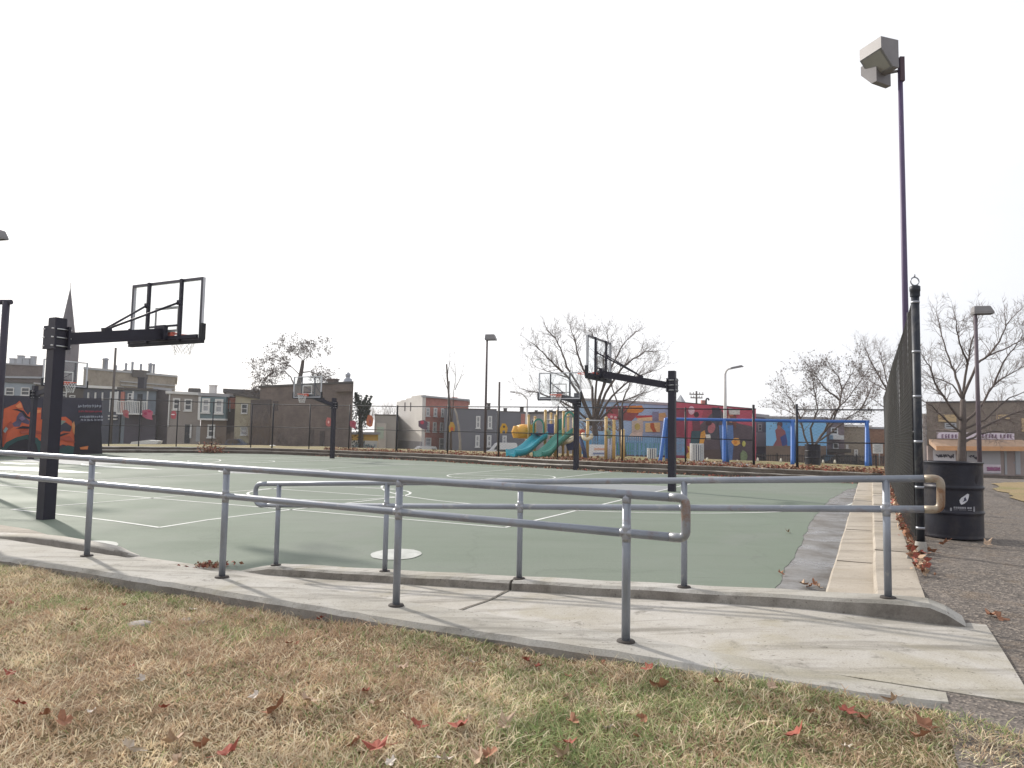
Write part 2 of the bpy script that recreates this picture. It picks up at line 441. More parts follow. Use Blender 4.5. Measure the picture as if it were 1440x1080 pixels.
# far kerb, with a break at the joint
def kerb_run(w0, w1, name, taper0, taper1):
    mb = MB(); rows = []
    for w in wrange(w0, w1, .1):
        k = 1.0
        if taper0 and w-w0 < .5: k = .12+.88*(w-w0)/.5
        if taper1 and w1-w < .16: k = .35+.65*(w1-w)/.16
        base = zramp(w)-.02 if w > -5.9 else -.13
        z = base+(zfar(w)-base)*k+.003*math.sin(w*7)
        rows.append([SW(S_C0-.012, w, base-.1), SW(S_C0+.004, w, z-.022), SW(S_C0+.028, w, z), SW(S_C1-.03, w, z+.002), SW(S_C1, w, z-.03), SW(S_C1+.005, w, base-.2)])
    mb.grid(rows, 0, False); mb.poly(rows[0]); mb.poly(list(reversed(rows[-1])))
    dirty_shaded_sides(struct(name, mb, CONC_L))
kerb_run(-6.1, -2.80, 'far_kerb', True, False)
kerb_run(-2.775, .53, 'far_kerb', False, True)
# kerb left of the opening, curving away
LK = [(-90, 749, .06, .05), (0, 753, .11, .14), (40, 754.5, .11, .2), (75, 758, .10, .22), (105, 763, .08, .2), (135, 768, .05, .16), (160, 773, .01, .11), (180, 778, -.05, .05), (196, 782, -.09, .02)]
mb = MB(); rows = []
for i, (x, y, z, th) in enumerate(LK):
    p = G(x, y, z); k = min(1, th/.12)
    rows.append([p+V((.01, -.03, -th-.1)), p+V((0, -.01, -.015)), p+V((0, .02, 0)), p+V((-.05, .06+.2*k, -.004)), p+V((-.05, .10+.2*k, -.1))])
mb.grid(rows, 0, True); mb.poly(rows[0]); mb.poly(list(reversed(rows[-1])))
dirty_shaded_sides(struct('side_kerb', mb, CONC))

# ------------------------------------------------------------------ court
EDGE_PX = [(60, 637), (150, 636.6), (250, 637), (300, 637.2), (380, 638.6), (467, 642), (557, 646), (620, 649), (700, 654), (840, 662), (1000, 669), (1060, 672), (1130, 675.5), (1208, 680)]
EDGE = [G(x, y, 0) for x, y in EDGE_PX]
EDGE[-1] = SW(sw(EDGE[-1])[0], -.36, 0)
_e = sorted([(sw(p)[1], sw(p)[0]) for p in EDGE])
sfar = interp_line([(-46, _e[0][1]-2.0)]+_e)
GUT = [(1194, 687), (1166, 703), (1140, 733), (1124, 770), (1101, 806), (1091, 829)]
_g = sorted([sw(G(x, y, 0)) for x, y in GUT])
wright = interp_line([(4, _g[0][1])]+list(_g)+[(22, -.42), (40, -.40)])
def smooth(x, a, b):
    t = min(1, max(0, (x-a)/(b-a))); return t*t*(3-2*t)
def zc(s, w):
    return -.1*(1-smooth(s, 5.7, 8.2))*smooth(w, -11, -8)*(1-smooth(w, -4.4, -1.2))
def snear(w): return 5.15 if w < -6.2 else 5.15+.62*smooth(w, -6.2, -5.7)
mb = MB(); rows = []
ts = [i/70 for i in range(71)]
svals = [k/60 for k in range(61)]
for k in svals:
    kk = k**1.7; row = []
    for t in ts:
        w = -46+(-.45+46)*t
        s = snear(w)+(sfar(w)-snear(w))*kk
        if t > .999:
            s = snear(-.6)+(sfar(-.6)-snear(-.6))*kk; w = wright(s)+.014*math.sin(s*4.3)+.010*math.sin(s*11)
        row.append(SW(s, w, zc(s, w)))
    rows.append(row)
mb.grid(rows, 0, True)
struct('court', mb, COURT)
# gutter strip
mb = MB(); rows = []
for s in wrange(5.5, 27.5, .4):
    wl = wright(s)-.12; rows.append([SW(s, wl, -.10), SW(s, wl+.05, -.003), SW(s, -.3, -.0015)])
mb.grid(rows, 0, True)
t = NT('damp_gutter')
c = t.mix(t.ramp(t.noise(2.2, 6, .7, dist=.5), [(.36, 0.0), (.66, 1.0)]), (.155, .152, .152), (.075, .066, .058))
c = t.mix(t.ramp(t.noise(8, 5, .7), [(.58, 0.0), (.66, .8)]), c, (.06, .045, .035))
c = t.mix(1.0, c, t.ramp(t.noise(80, 3, .7), [(.3, .7), (.7, 1.2)]), 'MULTIPLY')
t.bump(t.noise(70, 4, .7), .4, .006)
struct('gutter', mb, t.out(c, t.ramp(t.noise(1.4, 4, .6), [(.4, .25), (.6, .8)]), 0, .5))

# court markings
LW = .06
def strip(mb, pts, wd=LW, m=0, closed=False):
    n = len(pts); L = []; R = []
    for i, (s, w) in enumerate(pts):
        a = pts[(i-1) % n] if (i > 0 or closed) else pts[i]; b = pts[(i+1) % n] if (i < n-1 or closed) else pts[i]
        ds, dw = b[0]-a[0], b[1]-a[1]; l = math.hypot(ds, dw) or 1
        ns, nw = -dw/l*wd/2, ds/l*wd/2
        L.append(SW(s+ns, w+nw, zc(s, w)+.004)); R.append(SW(s-ns, w-nw, zc(s, w)+.004))
    if closed: L.append(L[0]); R.append(R[0])
    mb.grid([L, R], m, False)
def seg(mb, a, b, wd=LW, m=0):
    n = max(2, int(math.hypot(a[0]-b[0], a[1]-b[1])/.8))
    strip(mb, [(a[0]+(b[0]-a[0])*i/n, a[1]+(b[1]-a[1])*i/n) for i in range(n+1)], wd, m)
def arc(mb, c, r, a0, a1, wd=LW):
    n = max(12, int(abs(a1-a0)*r*2.5))
    strip(mb, [(c[0]+r*math.cos(a0+(a1-a0)*i/n), c[1]+r*math.sin(a0+(a1-a0)*i/n)) for i in range(n+1)], wd)
mb = MB()
def lane(s0, wc, dr):
    hw = 1.85; s1 = s0+5.8*dr
    for a, b in (((s0, wc-hw), (s0, wc+hw)), ((s0, wc-hw), (s1, wc-hw)), ((s0, wc+hw), (s1, wc+hw)), ((s1, wc-hw), (s1, wc+hw))): seg(mb, a, b)
    arc(mb, (s1, wc), 1.8, 0, 2*math.pi)
lane(7.0, -11.05, 1); lane(27.0, -11.05, -1); lane(28.6, -25.4, -1); lane(7.0, -25.4, 1)
WB, WF, SA, SB, SCN = -4.94, -31.6, 9.62, 26.4, 18.4
for a, b in (((SA, WB), (SA, WF)), ((SB, WB), (SB, WF)), ((SA, WB), (SB, WB)), ((SA, WF), (SB, WF)), ((SA, -18.4), (SB, -18.4))): seg(mb, a, b)
for wb, dr in ((WB, -1), (WF, 1)):
    we = wb+5.8*dr
    seg(mb, (SCN-1.85, wb), (SCN-1.85, we)); seg(mb, (SCN+1.85, wb), (SCN+1.85, we)); seg(mb, (SCN-1.85, we), (SCN+1.85, we))
    arc(mb, (SCN, we), 1.8, 0, 2*math.pi)
    arc(mb, (SCN, wb+1.4*dr), 6.0, math.pi/2, math.pi/2+math.pi) if dr < 0 else arc(mb, (SCN, wb+1.4*dr), 6.0, -math.pi/2, math.pi/2)
arc(mb, (8.4, -11.05), 6.0, -.1, .1)
struct('court_lines', mb, LINEP)
mb = MB()
cpt = (SCN, -18.4); n = 40
mb.poly([SW(cpt[0]+1.8*math.cos(2*math.pi*i/n), cpt[1]+1.8*math.sin(2*math.pi*i/n), .003) for i in range(n)])
for wb, dr in ((WB, -1), (WF, 1)):
    mb.poly([SW(SCN-1.83, wb+.03*dr, .002), SW(SCN+1.83, wb+.03*dr, .002), SW(SCN+1.83, wb+5.77*dr, .002), SW(SCN-1.83, wb+5.77*dr, .002)])
struct('painted_key', mb, LILAC)
mb = MB(); arc(mb, cpt, 1.8, 0, 2*math.pi, .07)
struct('centre_circle', mb, LINEP)
mb = MB()
for (px, py, r) in ((557, 778, .29), (128, 761, .30)):
    c0 = G(px, py, -.03); s0, w0 = sw(c0); n = 36
    mb.poly([SW(s0+r*(1+.02*math.sin(i*1.9))*math.cos(2*math.pi*i/n), w0+r*1.05*(1+.02*math.sin(i*1.3))*math.sin(2*math.pi*i/n), 0) for i in range(n)])
    for i in range(len(mb.v)-n, len(mb.v)):
        p_ = V(mb.v[i]); mb.v[i] = (p_.x, p_.y, zc(*sw(p_))+.006)
struct('white_spots', mb, M('worn_white_spot', (.40, .41, .39), .7, 0, .25, 6, dirt=.6, dirtcol=(.3, .33, .28)))
# pale matte patches at the left of the court
def pale_blotch(name, px, py, rs, rw, seed):
    r_ = random.Random(seed); c0 = G(px, py, 0); s0, w0 = sw(c0); n = 60
    mb = MB(); ph = [r_.uniform(0, 6) for _ in range(4)]; pts = []
    for i in range(n):
        a = 2*math.pi*i/n
        k = 1+.18*math.sin(2*a+ph[0])+.13*math.sin(3*a+ph[1])+.08*math.sin(5*a+ph[2])+.05*math.sin(9*a+ph[3])
        pts.append(SW(s0+rs*k*math.cos(a), w0+rw*k*math.sin(a), .008))
    mb.poly(pts); struct(name, mb, WORN)
WORN = M('pale_patch_coating', (.52, .54, .52), .6, 0, .15, .8, dirt=.35, dirtcol=(.2, .24, .2))
pale_blotch('pale_patch', 45, 660.5, .55, 3.2, 3); pale_blotch('pale_patch', 165, 657, .32, 2.0, 5); pale_blotch('pale_patch', 25, 652, .3, 1.2, 8)
mb = MB()
ap = [(-200, 726), (0, 738), (40, 744), (85, 757), (60, 760), (0, 758), (-200, 750)]
mb.poly([G(x, y, .012) for x, y in ap]); struct('concrete_apron', mb, CONC_T)

# ------------------------------------------------------------------ steps
mb = MB()
def bank(w0, w1, z, sa, sb, top):
    rows = []
    for s in wrange(sa, sb, .5):
        k = .004*math.sin(s*2.3)+.003*math.sin(s*6.1)
        rows.append([SW(s, w0-.004, -.2), SW(s, w0+k, z-.025), SW(s, w0+.022+k, z), SW(s, w1, z+.003), SW(s, w1, -.2)])
    top.grid(rows, 0, False); top.poly(list(reversed(rows[0]))); top.poly(rows[-1])
bank(-.37, .002, .125, 5.79, 26.4, mb); bank(.0, .335, .255, 5.79, 26.9, mb)
struct('side_steps', mb, CONC_T)
# joints across the side steps
mb = MB()
for s in (8.4, 11.4, 14.4, 17.4, 20.4):
    mb.box(SW(s, -.18, .128), (.014, .33, .006), (V1, PP, UP)); mb.box(SW(s+.1, .17, .259), (.014, .31, .006), (V1, PP, UP))
struct('step_joints', mb, M('joint_dirt', (.09, .075, .06), .95))
CEN = SW(15, -18, 0)
def offs(p, d):
    k = (p-CEN); k.z = 0; return p+k.normalized()*d
def dense(P_, n=6):
    out = []
    for i in range(len(P_)-1):
        for k in range(n): out.append(P_[i].lerp(P_[i+1], k/n))
    return out+[P_[-1]]
ED = dense(EDGE)
for nm, d0, d1, z in (('far_steps', .0, .42, .17), ('far_steps', .40, .82, .335)):
    mb = MB(); rows = []
    for i, p in enumerate(ED):
        j = .006*math.sin(i*1.7)
        rows.append([offs(p, d0)+UP*-.2, offs(p, d0)+UP*(z-.03+j), offs(p, d0+.03)+UP*(z+j), offs(p, d1)+UP*(z+.003+j), offs(p, d1)+UP*-.2])
    mb.grid(rows, 0, False); mb.poly(rows[-1])
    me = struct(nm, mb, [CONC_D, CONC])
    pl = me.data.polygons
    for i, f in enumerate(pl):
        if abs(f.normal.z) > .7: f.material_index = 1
# terrace and lawn beyond, falling away to the street
mb = MB(); rows = []
EDX = [offs(p, .75) for p in ED]
ext = [V((-75, 8, 0)), V((-60, 22, 0)), V((-45, 32, 0))]+EDX+[SW(sw(EDX[-1])[0], .55, 0)]
prof = [(0, .30), (1.2, .33), (4, .32), (9, .30), (18, .05), (30, -.5), (45, -1.1), (70, -1.9), (110, -2.35), (230, -2.4)]
for d, z in prof:
    row = []
    for p in ext:
        q = offs(p, d); s_, w_q = sw(q)
        if w_q > .5: q = SW(s_+(w_q-.5)*.5, .5)
        row.append(V((q.x, q.y, z+(.03*math.sin(q.x*1.3)*math.sin(q.y*.9) if d > 1 else 0))))
    rows.append(row)
mb.grid(list(reversed(rows)), 0, True); struct('terrace_lawn', mb, FARL)
# ground sheet and the pavement on the right
mb = MB(); mb.grid([[V((-1500, -40, -2.6)), V((1500, -40, -2.6))], [V((-1500, 2500, -2.6)), V((1500, 2500, -2.6))]])
struct('ground', mb, DRY)
def zpav(s, w):
    z = .2+.10*smooth(s, 5.2, 7.6) if s < 8 else .30
    if s > 24: z = lerp(s, [24, 34, 48, 70, 130, 300], [.30, .02, -.85, -1.5, -2.3, -2.45])
    return z
def z_at(p): return zpav(*sw(p))
mb = MB(); rows = []
for s in wrange(-3, 8, .5)+wrange(9, 60, 1.5)[0:]+[80, 130, 300]:
    w0 = lerp(s, [3.8, 5.4, 5.6, 5.86, 5.9, 26, 27, 60, 300], [.27, .27, .5, .5, .33, .33, .40, -2, -30])
    rows.append([SW(s, w0+(w1)*(1 if w1 < 30 else 1), zpav(s, w0)-.006+(.006*math.sin(s*3+w1*5) if s > 6 else -.006)*(w1 > .1)) for w1 in (0, .2, .5, 1, 1.6, 2.4, 4, 8, 16, 40, 120)])
mb.grid(rows, 0, True); struct('pavement', mb, ASPH)
# dry verge to the right of the path, and the street pavement in front of the shop
mb = MB()
rows = []
for s in wrange(12.5, 25.5, .5):
    w0 = lerp(s, [12.5, 16, 20, 23, 25.5], [2.75, 2.55, 2.6, 2.95, 3.9])+.08*math.sin(s*2.1)+.05*math.sin(s*5.7)
    rows.append([SW(s, w0+k, zpav(s, w0)+.012+.012*math.sin(s*3+k*2)*(k > .1)) for k in (0, .3, .8, 1.5, 2.5, 4, 8, 16, 40)])
mb.grid(rows, 0, True); struct('dry_verge', mb, DRY)

# lawn by the camera
def zlawn(x, y):
    s = x*V1.x+y*V1.y; w = x*PP.x+y*PP.y
    e = np.interp(w, [-14, -8, -7, -6, -5, -4, -3.2, -2.6, -2.0, -1, 1], [.25, .24, .225, .20, .178, .172, .192, .196, .196, .190, .188])
    dd = np.clip((3.8-s)/3, 0, 1)
    return e-.02*dd+.014*np.sin(x*2.3+1)*np.sin(y*2.9)+.008*np.sin(x*6.1)*np.sin(y*5.3+2)
def slawn(w): return min(sout(w)+.01, 3.81-.5*max(0, w-.28))+(.05*math.sin(w*7)+.03*math.sin(w*17) if w > .3 else 0)
mb = MB(); rows = []
for k in range(41):
    row = []
    for w in wrange(-13, 4.5, .2):
        s = -2.5+(slawn(w)+2.5)*(k/40)
        p = SW(s, w); row.append(V((p.x, p.y, float(zlawn(p.x, p.y)))))
    rows.append(row)
mb.grid(rows, 0, True); struct('lawn', mb, SOIL)

# grass blades
def vnoise(x, y, seed):
    r = np.random.default_rng(seed); out = 0
    for k in range(7):
        f = .5*1.7**k; a = r.uniform(0, 6.28); p = r.uniform(0, 6.28)
        out = out+np.sin((x*np.cos(a)+y*np.sin(a))*f*2+p+1.3*np.sin((x*np.sin(a)-y*np.cos(a))*f*1.7+p*2))/(1+k*.35)
    return out
N0 = 430000
w_r = rng.uniform(-8.8, 2.6, N0); s_r = rng.uniform(.8, 4.05, N0)
x = s_r*V1.x+w_r*PP.x; y = s_r*V1.y+w_r*PP.y
lim = np.array([slawn(w) for w in np.linspace(-9, 3, 400)]); limw = np.interp(w_r, np.linspace(-9, 3, 400), lim)
dist = np.hypot(x, y)
thin = vnoise(x*1.4, y*1.4, 5)
keep = (s_r < limw-.004+.035*rng.random(N0)**3) & (y > 1.9) & (rng.random(N0) < np.clip(1.25-dist*.085, .35, 1)*np.clip(1.0+thin*.2, .4, 1.1))
x, y, w_r = x[keep], y[keep], w_r[keep]; n = len(x)
z = zlawn(x, y)
green = vnoise(x, y, 9)+.55*vnoise(x*3, y*3, 12)-.35
rust = vnoise(x*.8, y*.8, 21)
hgt = rng.gamma(4.5, .0062, n)*np.clip(1+.2*vnoise(x*3, y*3, 31), .45, 1.7)+.006
leanv = rng.uniform(.4, 1.9, n); az = rng.uniform(0, 2*np.pi, n); lx, ly = np.cos(az)*leanv, np.sin(az)*leanv
wa = rng.uniform(0, np.pi, n); wd = rng.uniform(.0015, .0036, n)
wx, wy = np.cos(wa)*wd, np.sin(wa)*wd
vv = np.zeros((n, 5, 3), np.float32)
for k, (hf, wf) in enumerate(((0, 1), (.55, .8), (1, 0))):
    cx = x+lx*hgt*hf**1.6; cy = y+ly*hgt*hf**1.6; cz = z-.004+hgt*hf*np.sqrt(np.clip(1-.35*leanv*hf, .2, 1))
    if k < 2:
        vv[:, 2*k] = np.column_stack([cx-wx*wf, cy-wy*wf, cz]); vv[:, 2*k+1] = np.column_stack([cx+wx*wf, cy+wy*wf, cz])
    else: vv[:, 4] = np.column_stack([cx, cy, cz])
base = (np.arange(n)*5)[:, None]
lp = (base+np.array([[0, 1, 3, 2, 2, 3, 4]])).astype(np.int32).ravel()
ls = (np.arange(n)*7)[:, None]+np.array([[0, 4]])
q = rng.random(n)
mi = np.where(green+rng.normal(0, 1.4, n) > .95, np.where(q < .5, 3, 4), np.where(rust+rng.normal(0, 1.5, n) > 1.1, 2, np.where(q < .62, 0, 1)))
me = bpy.data.meshes.new('grass')
me.vertices.add(n*5); me.vertices.foreach_set('co', vv.ravel())
me.loops.add(n*7); me.loops.foreach_set('vertex_index', lp)
me.polygons.add(n*2); me.polygons.foreach_set('loop_start', ls.astype(np.int32).ravel())
me.polygons.foreach_set('material_index', np.repeat(mi, 2).astype(np.int32))
me.update(calc_edges=True)
def mat_blade(name, col):
    t = NT(name); c = t.mix(1.0, col, t.ramp(t.noise(5, 4, .6), [(.3, .75), (.7, 1.25)]), 'MULTIPLY')
    t.out(c, .75, 0, .25)
    tl = t.n('ShaderNodeBsdfTranslucent'); t.l(c, tl.inputs[0]); mx_ = t.n('ShaderNodeMixShader'); mx_.inputs[0].default_value = .3
    t.l(t.b.outputs[0], mx_.inputs[1]); t.l(tl.outputs[0], mx_.inputs[2]); t.l(mx_.outputs[0], t.t.nodes['Material Output'].inputs['Surface'])
    return t.m
for nm, c in (('straw_blade', (.78, .68, .49)), ('tan_blade', (.67, .545, .385)), ('russet_blade', (.48, .345, .235)), ('olive_blade', (.41, .42, .22)), ('green_blade', (.24, .31, .125))):
    me.materials.append(mat_blade(nm, c))
go = bpy.data.objects.new('grass', me); C.objects.link(go)
tag(go, 'dry straw coloured lawn grass with green tufts in front of the ramp', 'grass', None, 'stuff')
# ------------------------------------------------------------------ handrails
def post_with_flange(root, base, top, mat=PIPE, r=.0245):
    mb = MB(); mb.tube([base+UP*-.03, base.lerp(top, .5), top], r, 14); o = mb.build('post', mat, root)
    mb = MB(); mb.lathe(base, [(.0, .012), (.048, .012), (.052, .006), (.054, -.02)], 18)
    mb.build('base_flange', M('dark_flange', (.05, .042, .038), .8) if 'dark_flange' not in bpy.data.materials else bpy.data.materials['dark_flange'], o)
    return o
def collar(mb, c, d, r=.0264, l=.035):
    mb.tube([c-d*l, c-d*l*.6, c+d*l*.6, c+d*l], [r*.95, r, r, r*.95], 14)
R_ = .0245
root = thing('handrail', 'grey pipe handrail nearest the lawn with rounded rusty end', 'handrail', FP3[2])
a, b = PS(-250, 620, 3.95), PS(942, 699.2, 3.95); c, d = PS(-250, 645, 3.95), PS(942, 755.2, 3.95)
mb = MB(); mb.tube([a.lerp(b, i/8) for i in range(9)], R_, 16); mb.build('top_rail', PIPE, root)
mb = MB(); mb.tube([c.lerp(d, i/8) for i in range(9)], R_, 16); mb.build('middle_rail', PIPE, root)
e1, e2 = PS(964.5, 700.7, 3.95), PS(964.5, 757.3, 3.95)
mb = MB(); mb.tube(bend([b, e1, e2, d], .085, 6), R_+.0006, 16); o = mb.build('rounded_end', mat_pipe('weathered_pipe', (.25, .26, .28), .55), root)
o['label'] = 'rust stained rounded end of the rail'
mb = MB()
for p3, (px, py) in zip([SW(3.95, -7.75, zfront(-7.75))]+FP3, [(0, 0)]+FPOST):
    w = sw(p3)[1]
    def on(l0, l1):
        t = (w-sw(l0)[1])/(sw(l1)[1]-sw(l0)[1]); return l0.lerp(l1, t)
    tp, md = on(a, b), on(c, d)
    po = post_with_flange(root, V((p3.x, p3.y, p3.z)), tp)
    dr = (b-a).normalized()
    for q_ in ((md, dr), (md, UP, .0262, .05), (tp-UP*.03, UP, .0260, .02)): mb = MB(); collar(mb, *q_); mb.build('weld_collar', GALV, po)
root = thing('handrail', 'grey pipe handrail on the far kerb beside the green court', 'handrail', FR3[2])
a, b = PS(377, 680.5, 5.65), PS(1300, 673, 5.65); c, d = PS(377, 710.3, 5.65), PS(1300, 716.2, 5.65)
mb = MB(); mb.tube([a.lerp(b, i/8) for i in range(9)], R_, 16); mb.build('top_rail', PIPE, root)
mb = MB(); mb.tube([c.lerp(d, i/8) for i in range(9)], R_, 16); mb.build('middle_rail', PIPE, root)
mb = MB(); mb.tube(bend([a, PS(359.5, 680.6, 5.65), PS(359.5, 710.2, 5.65), c], .085, 6), R_, 16); mb.build('rounded_end', PIPE, root)
mb = MB(); mb.tube(bend([b, PS(1323, 673, 5.65), PS(1323, 717, 5.65), d], .11, 6), R_+.002, 16)
mb.build('rounded_end', PIPE_R, root)['label'] = 'tan rusty rounded end of the rail'
mb = MB()
for p3 in FR3:
    w = sw(p3)[1]
    def on(l0, l1):
        t = (w-sw(l0)[1])/(sw(l1)[1]-sw(l0)[1]); return l0.lerp(l1, t)
    tp, md = on(a, b), on(c, d)
    po = post_with_flange(root, V((p3.x, p3.y, p3.z)), tp)
    dr = (b-a).normalized()
    for q_ in ((md, dr), (md, UP, .0262, .05)): mb = MB(); collar(mb, *q_); mb.build('weld_collar', GALV, po)

# ------------------------------------------------------------------ basketball hoops
def hoop(label, base, bc, face, net_rag=0, poleh=3.12):
    """base on the court; bc board centre; face: horizontal unit vector the rim points along"""
    root = thing('basketball_hoop', label, 'basketball hoop', base, 'basketball hoops around the green court')
    n = V(face); e = V((n.y, -n.x, 0)); a = .18
    mb = MB(); mb.box(base+UP*(poleh/2-.02), (a, a, poleh+.04), (e, n, UP)); 
    mb.box(base+UP*(poleh+.008), (a*.97, a*.97, .02), (e, n, UP)); mb.build('pole', DARKM, root)
    zb = bc.z-.535; az_ = base.z+2.76; ez = zb+.13
    mb = MB()
    mb.box(V((base.x, base.y, az_))+n*(a/2+.016), (.30, .03, .36), (e, n, UP)); mb.box(V((base.x, base.y, az_))-n*(a/2+.016), (.30, .03, .36), (e, n, UP))
    cl = mb.build('pole_clamp', DARKM, root)
    mb = MB()
    for dz in (-.13, 0, .13):
        for sg in (-1, 1):
            mb.tube([V((base.x, base.y, az_+dz))+e*sg*.115-n*.15, V((base.x, base.y, az_+dz))+e*sg*.115+n*.15], .011, 6)
    mb.build('clamp_bolts', BOLT, cl)
    p0 = V((base.x, base.y, az_))+n*(a/2+.03); p1 = V((bc.x, bc.y, ez))-n*.10
    d = (p1-p0); dn = d.normalized(); uu = e.cross(dn)
    mb = MB(); mb.box((p0+p1)/2, (.13, d.length, .19), (e, dn, uu)); mb.build('arm', DARKM, root)
    # backboard
    W, Hh = 1.83, 1.07
    L = lambda x, z, y=0: bc+e*x+UP*z+n*y
    mb = MB(); mb.box(bc, (W-.05, .014, Hh-.05), (e, n, UP)); bb = mb.build('backboard', GLASS, root)
    mb = MB()
    for z in (-Hh/2+.02, Hh/2-.02): mb.box(L(0, z), (W, .05, .04), (e, n, UP))
    for x in (-W/2+.02, W/2-.02): mb.box(L(x, 0), (.04, .05, Hh-.08), (e, n, UP))
    mb.build('board_frame', FRAMEW, bb)
    mb = MB()
    for z in (-Hh/2+.02, Hh/2-.02): mb.box(L(0, z, -.029), (W, .008, .044), (e, n, UP))
    for x in (-W/2+.02, W/2-.02): mb.box(L(x, 0, -.029), (.044, .008, Hh-.088), (e, n, UP))
    mb.build('frame_shade_strips', M('grey_frame_shade', (.07, .066, .085), .5) if 'grey_frame_shade' not in bpy.data.materials else bpy.data.materials['grey_frame_shade'], bb)  # dark strips put the shade on the frame's back into colour
    for x in (-.42, .42):
        mb = MB(); mb.box(L(x, 0, -.052), (.05, .05, Hh), (e, n, UP)); mb.build('back_strut', DARKM, bb)
    mb = MB(); mb.box(L(0, -Hh/2+.27, -.05), (.79, .04, .03), (e, n, UP)); mb.box(L(0, -Hh/2+.06, -.05), (W-.1, .04, .06), (e, n, UP))
    mb.build('back_strut', DARKM, bb)
    mb = MB(); tz = -Hh/2+.17
    for x in (-.29, .29): mb.box(L(x, tz+.225, .010), (.045, .006, .45), (e, n, UP))
    for z in (tz+.0225, tz+.4275): mb.box(L(0, z, .010), (.535, .006, .045), (e, n, UP))
    mb.build('target_square', WHITEP, bb)
    mb = MB(); mb.box(L(0, -Hh/2-.025), (W+.05, .075, .055), (e, n, UP))
    for x in (-W/2-.012, W/2+.012): mb.box(L(x, -Hh/2+.14), (.06, .08, .28), (e, n, UP))
    mb.build('edge_pad', PADM, bb)
    mb = MB(); mb.box(L(0, -Hh/2+.15, -.09), (.26, .07, .26), (e, n, UP)); mb.build('mounting_plate', DARKM, root)
    m0 = p0.lerp(p1, .42)+uu*.13
    for x in (-.42, .42):
        mb = MB(); mb.tube([m0+e*(.03 if x > 0 else -.03), L(x, .12, -.09)], .019, 8); mb.box(L(x, .12, -.085), (.07, .05, .08), (e, n, UP)); mb.build('brace', DARKM, root)
    mb = MB(); mb.box(m0-uu*.03, (.12, .1, .1), (e, dn, uu)); mb.build('brace_bracket', DARKM, root)
    # rim
    rc = L(0, -Hh/2+.15, .13+.23)
    mb = MB(); mb.tube(ring(rc, e, n, .228, 28), .0095, 8, closed=True)
    mb.box(L(0, -Hh/2+.13, .06), (.2, .09, .12), (e, n, UP)); mb.box(L(0, -Hh/2+.17, .11), (.24, .07, .02), (e, n, UP))
    for sg in (-1, 1): mb.tube([L(sg*.09, -Hh/2+.08, .1), rc+e*sg*.17-n*.15], .008, 6)
    ro = mb.build('rim', RIMM, root)
    mb = MB(); K = 12
    for k in range(K):
        for sg in (1, -1):
            pts = []
            for j in range(6):
                t = j/5; r = .222-.10*t+.01*math.sin(k*2+j)*net_rag; a_ = 2*math.pi*(k+sg*j*.5)/K
                pts.append(rc+(e*math.cos(a_)+n*math.sin(a_))*r-UP*(.02+(.40 if not net_rag else .30+.1*math.sin(k*3.1))*t))
            mb.tube(pts, .0045 if not net_rag else .0035, 4, caps=False)
    mb.build('net', NETM, ro)
    return root
hoop('tall black hoop at left seen from behind, standing beside the ramp', G(64, 730, 0), D(234.4, 438.4, 12.33), V1, 1, 3.05)
hoop('black hoop seen from behind at centre right, its board turned left', G(945, 691, 0), D(842.4, 504.9, 18.9), -PP)
hoop('black hoop in front of the playground slides, board facing the viewer', G(810, 661, 0), D(786.9, 542.5, 28.4), -V1)
hoop('black hoop in front of the long brown brick building', G(467, 644.6, 0), D(432.5, 544.2, 35.6), -V1)
hoop('black hoop in front of the orange mural wall, partly behind another pole', G(43, 645.5, 0), D(92.5, 525.2, 29.6), PP)

# ------------------------------------------------------------------ chain link fences
fb = PW(1295.5, 795, .42); ds = sw(fb)[0]; dY = fb.y
ztop = H+(HOR(1288)-401)*dY/1000
root = thing('chain_link_fence', 'tall black chain link fence running along the side steps', 'fence', fb)
mb = MB(); top = V((fb.x, fb.y, ztop))
mb.tube([V((fb.x, fb.y, .28)), V((fb.x, fb.y, ztop-.05))], .038, 16)
mb.lathe(top, [(.046, -.10), (.046, -.05), (.05, -.045), (.05, 0), (.03, .012), (0, .014)], 16)
end = mb.build('post', WORNB, root); end['label'] = 'thick worn end post with ring cap'
mb = MB(); mb.tube(ring(top+UP*.055, V((1, 0, 0)), UP, .042, 18), .007, 6, closed=True); mb.tube([top+UP*.1, top+UP*.125], .008, 6); mb.build('cap_ring', GALV, end)
for zz in (.55, .95, 1.4, 1.85, 2.3, ztop-.16):
    mb = MB(); mb.tube([V((fb.x, fb.y, zz-.012)), V((fb.x, fb.y, zz+.012))], .041, 16); mb.build('tension_band', GALV, end)
mb = MB(); mb.hexa([V((fb.x, fb.y, .17))+PP*q0+V1*q1 for q0, q1 in ((-.14, -.13), (.27, -.10), (.24, .12), (-.13, .13))], [V((fb.x, fb.y, .292))+PP*q0+V1*q1 for q0, q1 in ((-.12, -.11), (.24, -.09), (.22, .10), (-.11, .11))]); mb.lathe(V((fb.x, fb.y, .29)), [(.055, 0), (.052, .1), (.045, .13)], 14); mb.build('concrete_footing', CONC_L, end)
FT = ztop-.12
for s in (9.3, 12.3, 15.3, 18.3, 21.3, 24.3, 26.6):
    mb = MB(); p = SW(s, .42); mb.tube([p+UP*.25, p+UP*(FT+.04)], .03, 10); mb.build('post', BLACKM, root)
mb = MB(); mb.tube([SW(ds, .42, FT), SW(26.6, .42, FT)], .022, 10); mb.build('top_rail', BLACKM, root)
mb = MB(); mb.tube([SW(ds, .42, 1.5), SW(26.6, .42, 1.5)], .018, 8); mb.build('middle_rail', BLACKM, root)
vv_, qq = chain_mesh(SW(ds+.05, .385), SW(26.6, .385), .32, FT, .32, FT, .075, .0022, .012)
